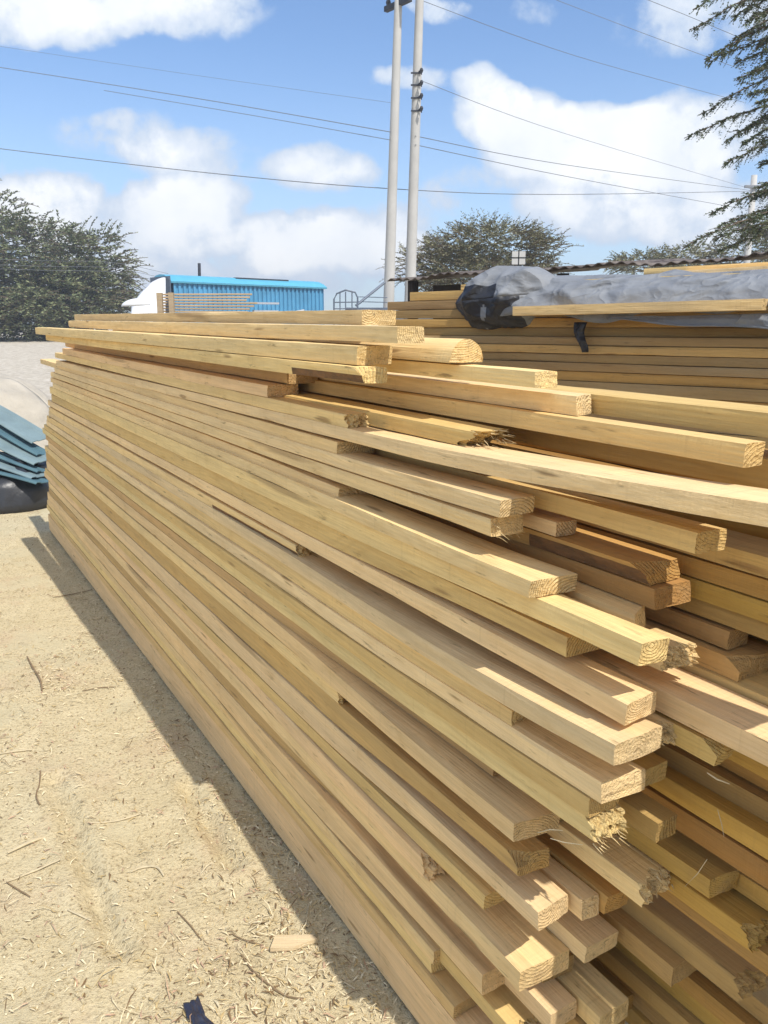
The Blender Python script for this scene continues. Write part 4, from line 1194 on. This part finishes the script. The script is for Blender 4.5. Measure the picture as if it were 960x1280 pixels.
# right acacia: long bare-tipped branches reaching into the frame
def right_acacia():
    rng = random.Random(41)
    D = 9.0
    base = Vector((at(1180, 409, 10).x, 10, 0))
    o = empty('acacia_tree', base); tag(o, 'near acacia at the right edge with long spiky branches reaching left', 'tree', 'acacia trees')
    tb = MB(); lb = MB()
    fk = at(1150, 260, 10) - base
    limb(tb, Vector((0, 0, -.2)), fk, .20, .15, rng)
    tips = [(862, 38, 1010, -20, 1.0), (880, 75, 1020, 20, 1.0), (866, 12, 1000, -45, 1.), (884, 78, 1000, 50, .8), (874, 145, 1010, 85, 1.0), (855, 174, 1005, 130, 1.1), (905, 178, 1010, 128, .9),
            (902, 208, 1010, 170, 1.0), (918, 80, 1010, 60, 1.), (920, 100, 1010, 82, .9), (886, 268, 1000, 238, 1.0), (895, 285, 1000, 262, .9), (853, 310, 990, 268, 1.2), (890, 300, 1000, 285, .9), (895, 316, 990, 292, .8),
            (930, 30, 1020, 0, 1.), (935, 120, 1020, 110, 1), (925, 5, 1010, -30, 1.), (938, 250, 1010, 225, 1.), (925, 180, 1010, 150, 1.), (945, 60, 1020, 40, 1.), (940, 20, 1020, 20, 1.), (950, 150, 1020, 140, 1.), (948, 205, 1020, 200, 1.), (930, 165, 1010, 120, 1.), (915, 50, 1010, 10, 1.), (940, 90, 1010, 75, 1.), (915, 22, 1010, -10, 1.), (945, 130, 1010, 118, 1.), (938, 275, 1000, 262, 1.), (925, 296, 1000, 280, 1.), (950, 180, 1010, 165, 1.), (946, 235, 1010, 222, 1.), (942, 0, 1020, -20, 1.)]
    for (u, v, u2, v2, sc) in tips:
        d = D + rng.uniform(-.6, 1.0)
        tip = at(u, v, d) - base; root = at(u2 + 30, v2 - 5, d + .5) - base
        limb(tb, fk + Vector((0, 0, rng.uniform(-.3, 1.2))), root, .05, .022, rng, 5, .06)
        L = (tip - root).length; n_ = 20
        sag = Vector((0, 0, .10 * L))
        pts = [root.lerp(tip, i / n_) + sag * math.sin(math.pi * i / n_) * .6 + Vector((0, 0, .012 * rng.uniform(-1, 1))) for i in range(n_ + 1)]
        tb.tube(pts, [.014 - .010 * i / n_ for i in range(n_ + 1)], 5)
        for i in range(1, n_):
            t = i / n_
            for _ in range(4):
                dv = (tip - root).normalized() * rng.uniform(.3, 1) + Vector((rng.uniform(-.5, .4), rng.uniform(-.7, .7), rng.uniform(-.75, .35)))
                spray(lb, pts[i], dv, (.06 + .34 * (1 - t) ** .9) * sc * rng.uniform(.5, 1.2), .038, rng, .3, 8, .5)
    tb.build('trunk', TRUNK, o, True); lb.build('crown', [LEAF_N, TRUNK], o)


right_acacia()

# ------------------------------------------------------------------ sky, clouds, sun
SUN = Vector((.420, -.588, 1.0)).normalized()
elev = math.asin(SUN.z)
w = bpy.data.worlds.new("World"); scene.world = w; w.use_nodes = True
nt = w.node_tree; nt.nodes.clear(); b = NB(nt)
out = b.n('ShaderNodeOutputWorld'); bg = b.n('ShaderNodeBackground')
nt.links.new(bg.outputs[0], out.inputs[0])
sky = b.n('ShaderNodeTexSky'); sky.sky_type = 'NISHITA'; sky.sun_disc = False
sky.sun_elevation = elev; sky.sun_rotation = math.atan2(SUN.x, SUN.y)
sky.air_density = 1.0; sky.dust_density = .6; sky.ozone_density = 1.2
tc = b.n('ShaderNodeTexCoord'); sp = b.n('ShaderNodeSeparateXYZ'); nt.links.new(tc.outputs['Generated'], sp.inputs[0])
ysafe = b.math('MAXIMUM', sp.outputs[1], .08)
gv = b.n('ShaderNodeCombineXYZ'); b.put(gv.inputs[0], b.math('DIVIDE', sp.outputs[0], ysafe)); b.put(gv.inputs[1], b.math('DIVIDE', sp.outputs[2], ysafe)); gv.inputs[2].default_value = 0
G = gv.outputs[0]
warp = b.n('ShaderNodeTexNoise'); warp.inputs['Scale'].default_value = 7; warp.inputs['Detail'].default_value = 4; nt.links.new(G, warp.inputs['Vector'])
GW = b.vmath('ADD', G, b.vmath('MULTIPLY', b.vmath('SUBTRACT', warp.outputs[1], (.5, .5, .5)), (.10, .07, 0)))


def gpx(u, v):
    r = ray(u, v); return (r.x / r.y, r.z / r.y)


CLOUDS = [  # u, v, ru, rv, amount
    (120, 0, 230, 48, 1.0), (540, 5, 45, 18, .7), (515, 97, 75, 18, .55), (165, 175, 110, 40, .55), (250, 215, 110, 45, .5), (60, 262, 85, 48, 1.0),
    (405, 215, 85, 40, .85), (225, 272, 100, 44, 1.1), (390, 300, 95, 38, 1.05), (480, 300, 80, 45, .75), (300, 335, 330, 52, .52), (80, 335, 200, 60, .42),
    (600, 125, 48, 48, .85), (730, 200, 150, 70, .95), (850, 180, 105, 62, 1.05), (660, 165, 70, 60, .9), (770, 155, 80, 42, .9), (900, 275, 110, 48, .85), (740, 278, 120, 36, .65),
    (900, 20, 170, 55, .55), (680, 8, 60, 25, .35), (560, 245, 60, 40, .5), (1100, 150, 160, 120, .9), (-120, 200, 160, 120, .8)]
tot = None
for (u, v, ru, rv, am) in CLOUDS:
    cx, cz = gpx(u, v)
    dvec = b.vmath('MULTIPLY', b.vmath('SUBTRACT', GW, (cx, cz, 0)), (1000 / ru / 1.03, 1000 / rv / 1.05, 0))
    l2 = b.vmath('DOT_PRODUCT', dvec, dvec)
    bl_ = b.math('MULTIPLY', b.math('SUBTRACT', 1.0, l2, clamp=True), am)
    tot = bl_ if tot is None else b.math('SUBTRACT', b.math('ADD', tot, bl_), b.math('MULTIPLY', b.math('MULTIPLY', tot, bl_), .55))
fb1 = b.noise(G, 11, 8, .62); fb2 = b.noise(b.vmath('ADD', G, (3.3, 1.7, 0)), 30, 6, .6)
nz_ = b.math('ADD', b.math('MULTIPLY', b.math('SUBTRACT', fb1, .5), 2.3), b.math('MULTIPLY', b.math('SUBTRACT', fb2, .5), 1.05))
den = b.math('ADD', tot, b.math('MULTIPLY', nz_, b.math('ADD', b.math('MULTIPLY', tot, .75), .12)))
cov = b.maprange(den, .24, .54, 0, .97, True)
shade = b.maprange(den, .40, .95, 0, 1, True)
fb3 = b.noise(b.vmath('ADD', G, (0, .02, 0)), 8, 5, .55)
shade = b.math('MULTIPLY', shade, b.maprange(fb3, .3, .62, .55, 1.0))
fm = b.maprange(sp.outputs[1], .08, .25)
cov = b.math('MULTIPLY', cov, fm)
# unseen broken cloud added to fill the shaded faces, behind and beside the photographer
fr_ = b.noise(tc.outputs['Generated'], 2.3, 7, .6)
rear = b.math('MULTIPLY', b.maprange(fr_, .40, .56, 0, .95, True), b.math('MULTIPLY', b.maprange(sp.outputs[1], .20, -.05), b.maprange(sp.outputs[2], .02, .15)))
cov = b.math('MAXIMUM', cov, rear)
shade = b.math('MAXIMUM', shade, b.math('MULTIPLY', rear, b.maprange(fr_, .45, .65)))
cc = b.mix(shade, (3.0, 3.5, 4.25), (5.2, 5.25, 5.3))
# a little high haze towards the horizon
hz = b.maprange(sp.outputs[2], .0, .33, .45, 0.0, True)
skyc = b.mix(hz, b.mix(1.0, sky.outputs[0], (.60, .705, .83), 'MULTIPLY'), (3.0, 3.7, 4.7))
fin = b.mix(cov, skyc, cc)
nt.links.new(fin, bg.inputs[0]); bg.inputs[1].default_value = .15

sl = bpy.data.lights.new('sun', 'SUN'); sl.energy = 3.2; sl.angle = R(.53); sl.color = (1.0, .945, .86)
so_ = bpy.data.objects.new('sun', sl); COL.objects.link(so_)
so_.rotation_euler = SUN.to_track_quat('Z', 'Y').to_euler(); so_.location = (3, -5, 8)

hm = bpy.data.materials.new('dusty_air'); hm.use_nodes = True; hm.node_tree.nodes.clear()
ho = hm.node_tree.nodes.new('ShaderNodeOutputMaterial'); hv = hm.node_tree.nodes.new('ShaderNodeVolumePrincipled')
hv.inputs['Color'].default_value = (.86, .90, .96, 1); hv.inputs['Density'].default_value = HAZE; hv.inputs['Anisotropy'].default_value = .2
hm.node_tree.links.new(hv.outputs[0], ho.inputs['Volume'])
mb = MB(); mb.box((-132, -72, -2.2), (132, 222, 13.2)); hz_o = mb.build('haze', hm); hz_o['kind'] = 'stuff'

vs = scene.view_settings
vs.view_transform = 'Standard'; vs.look = 'None'; vs.gamma = 1; vs.use_curve_mapping = False; vs.exposure = .6
scene.cycles.max_bounces = 8
scene.cycles.diffuse_bounces = 4
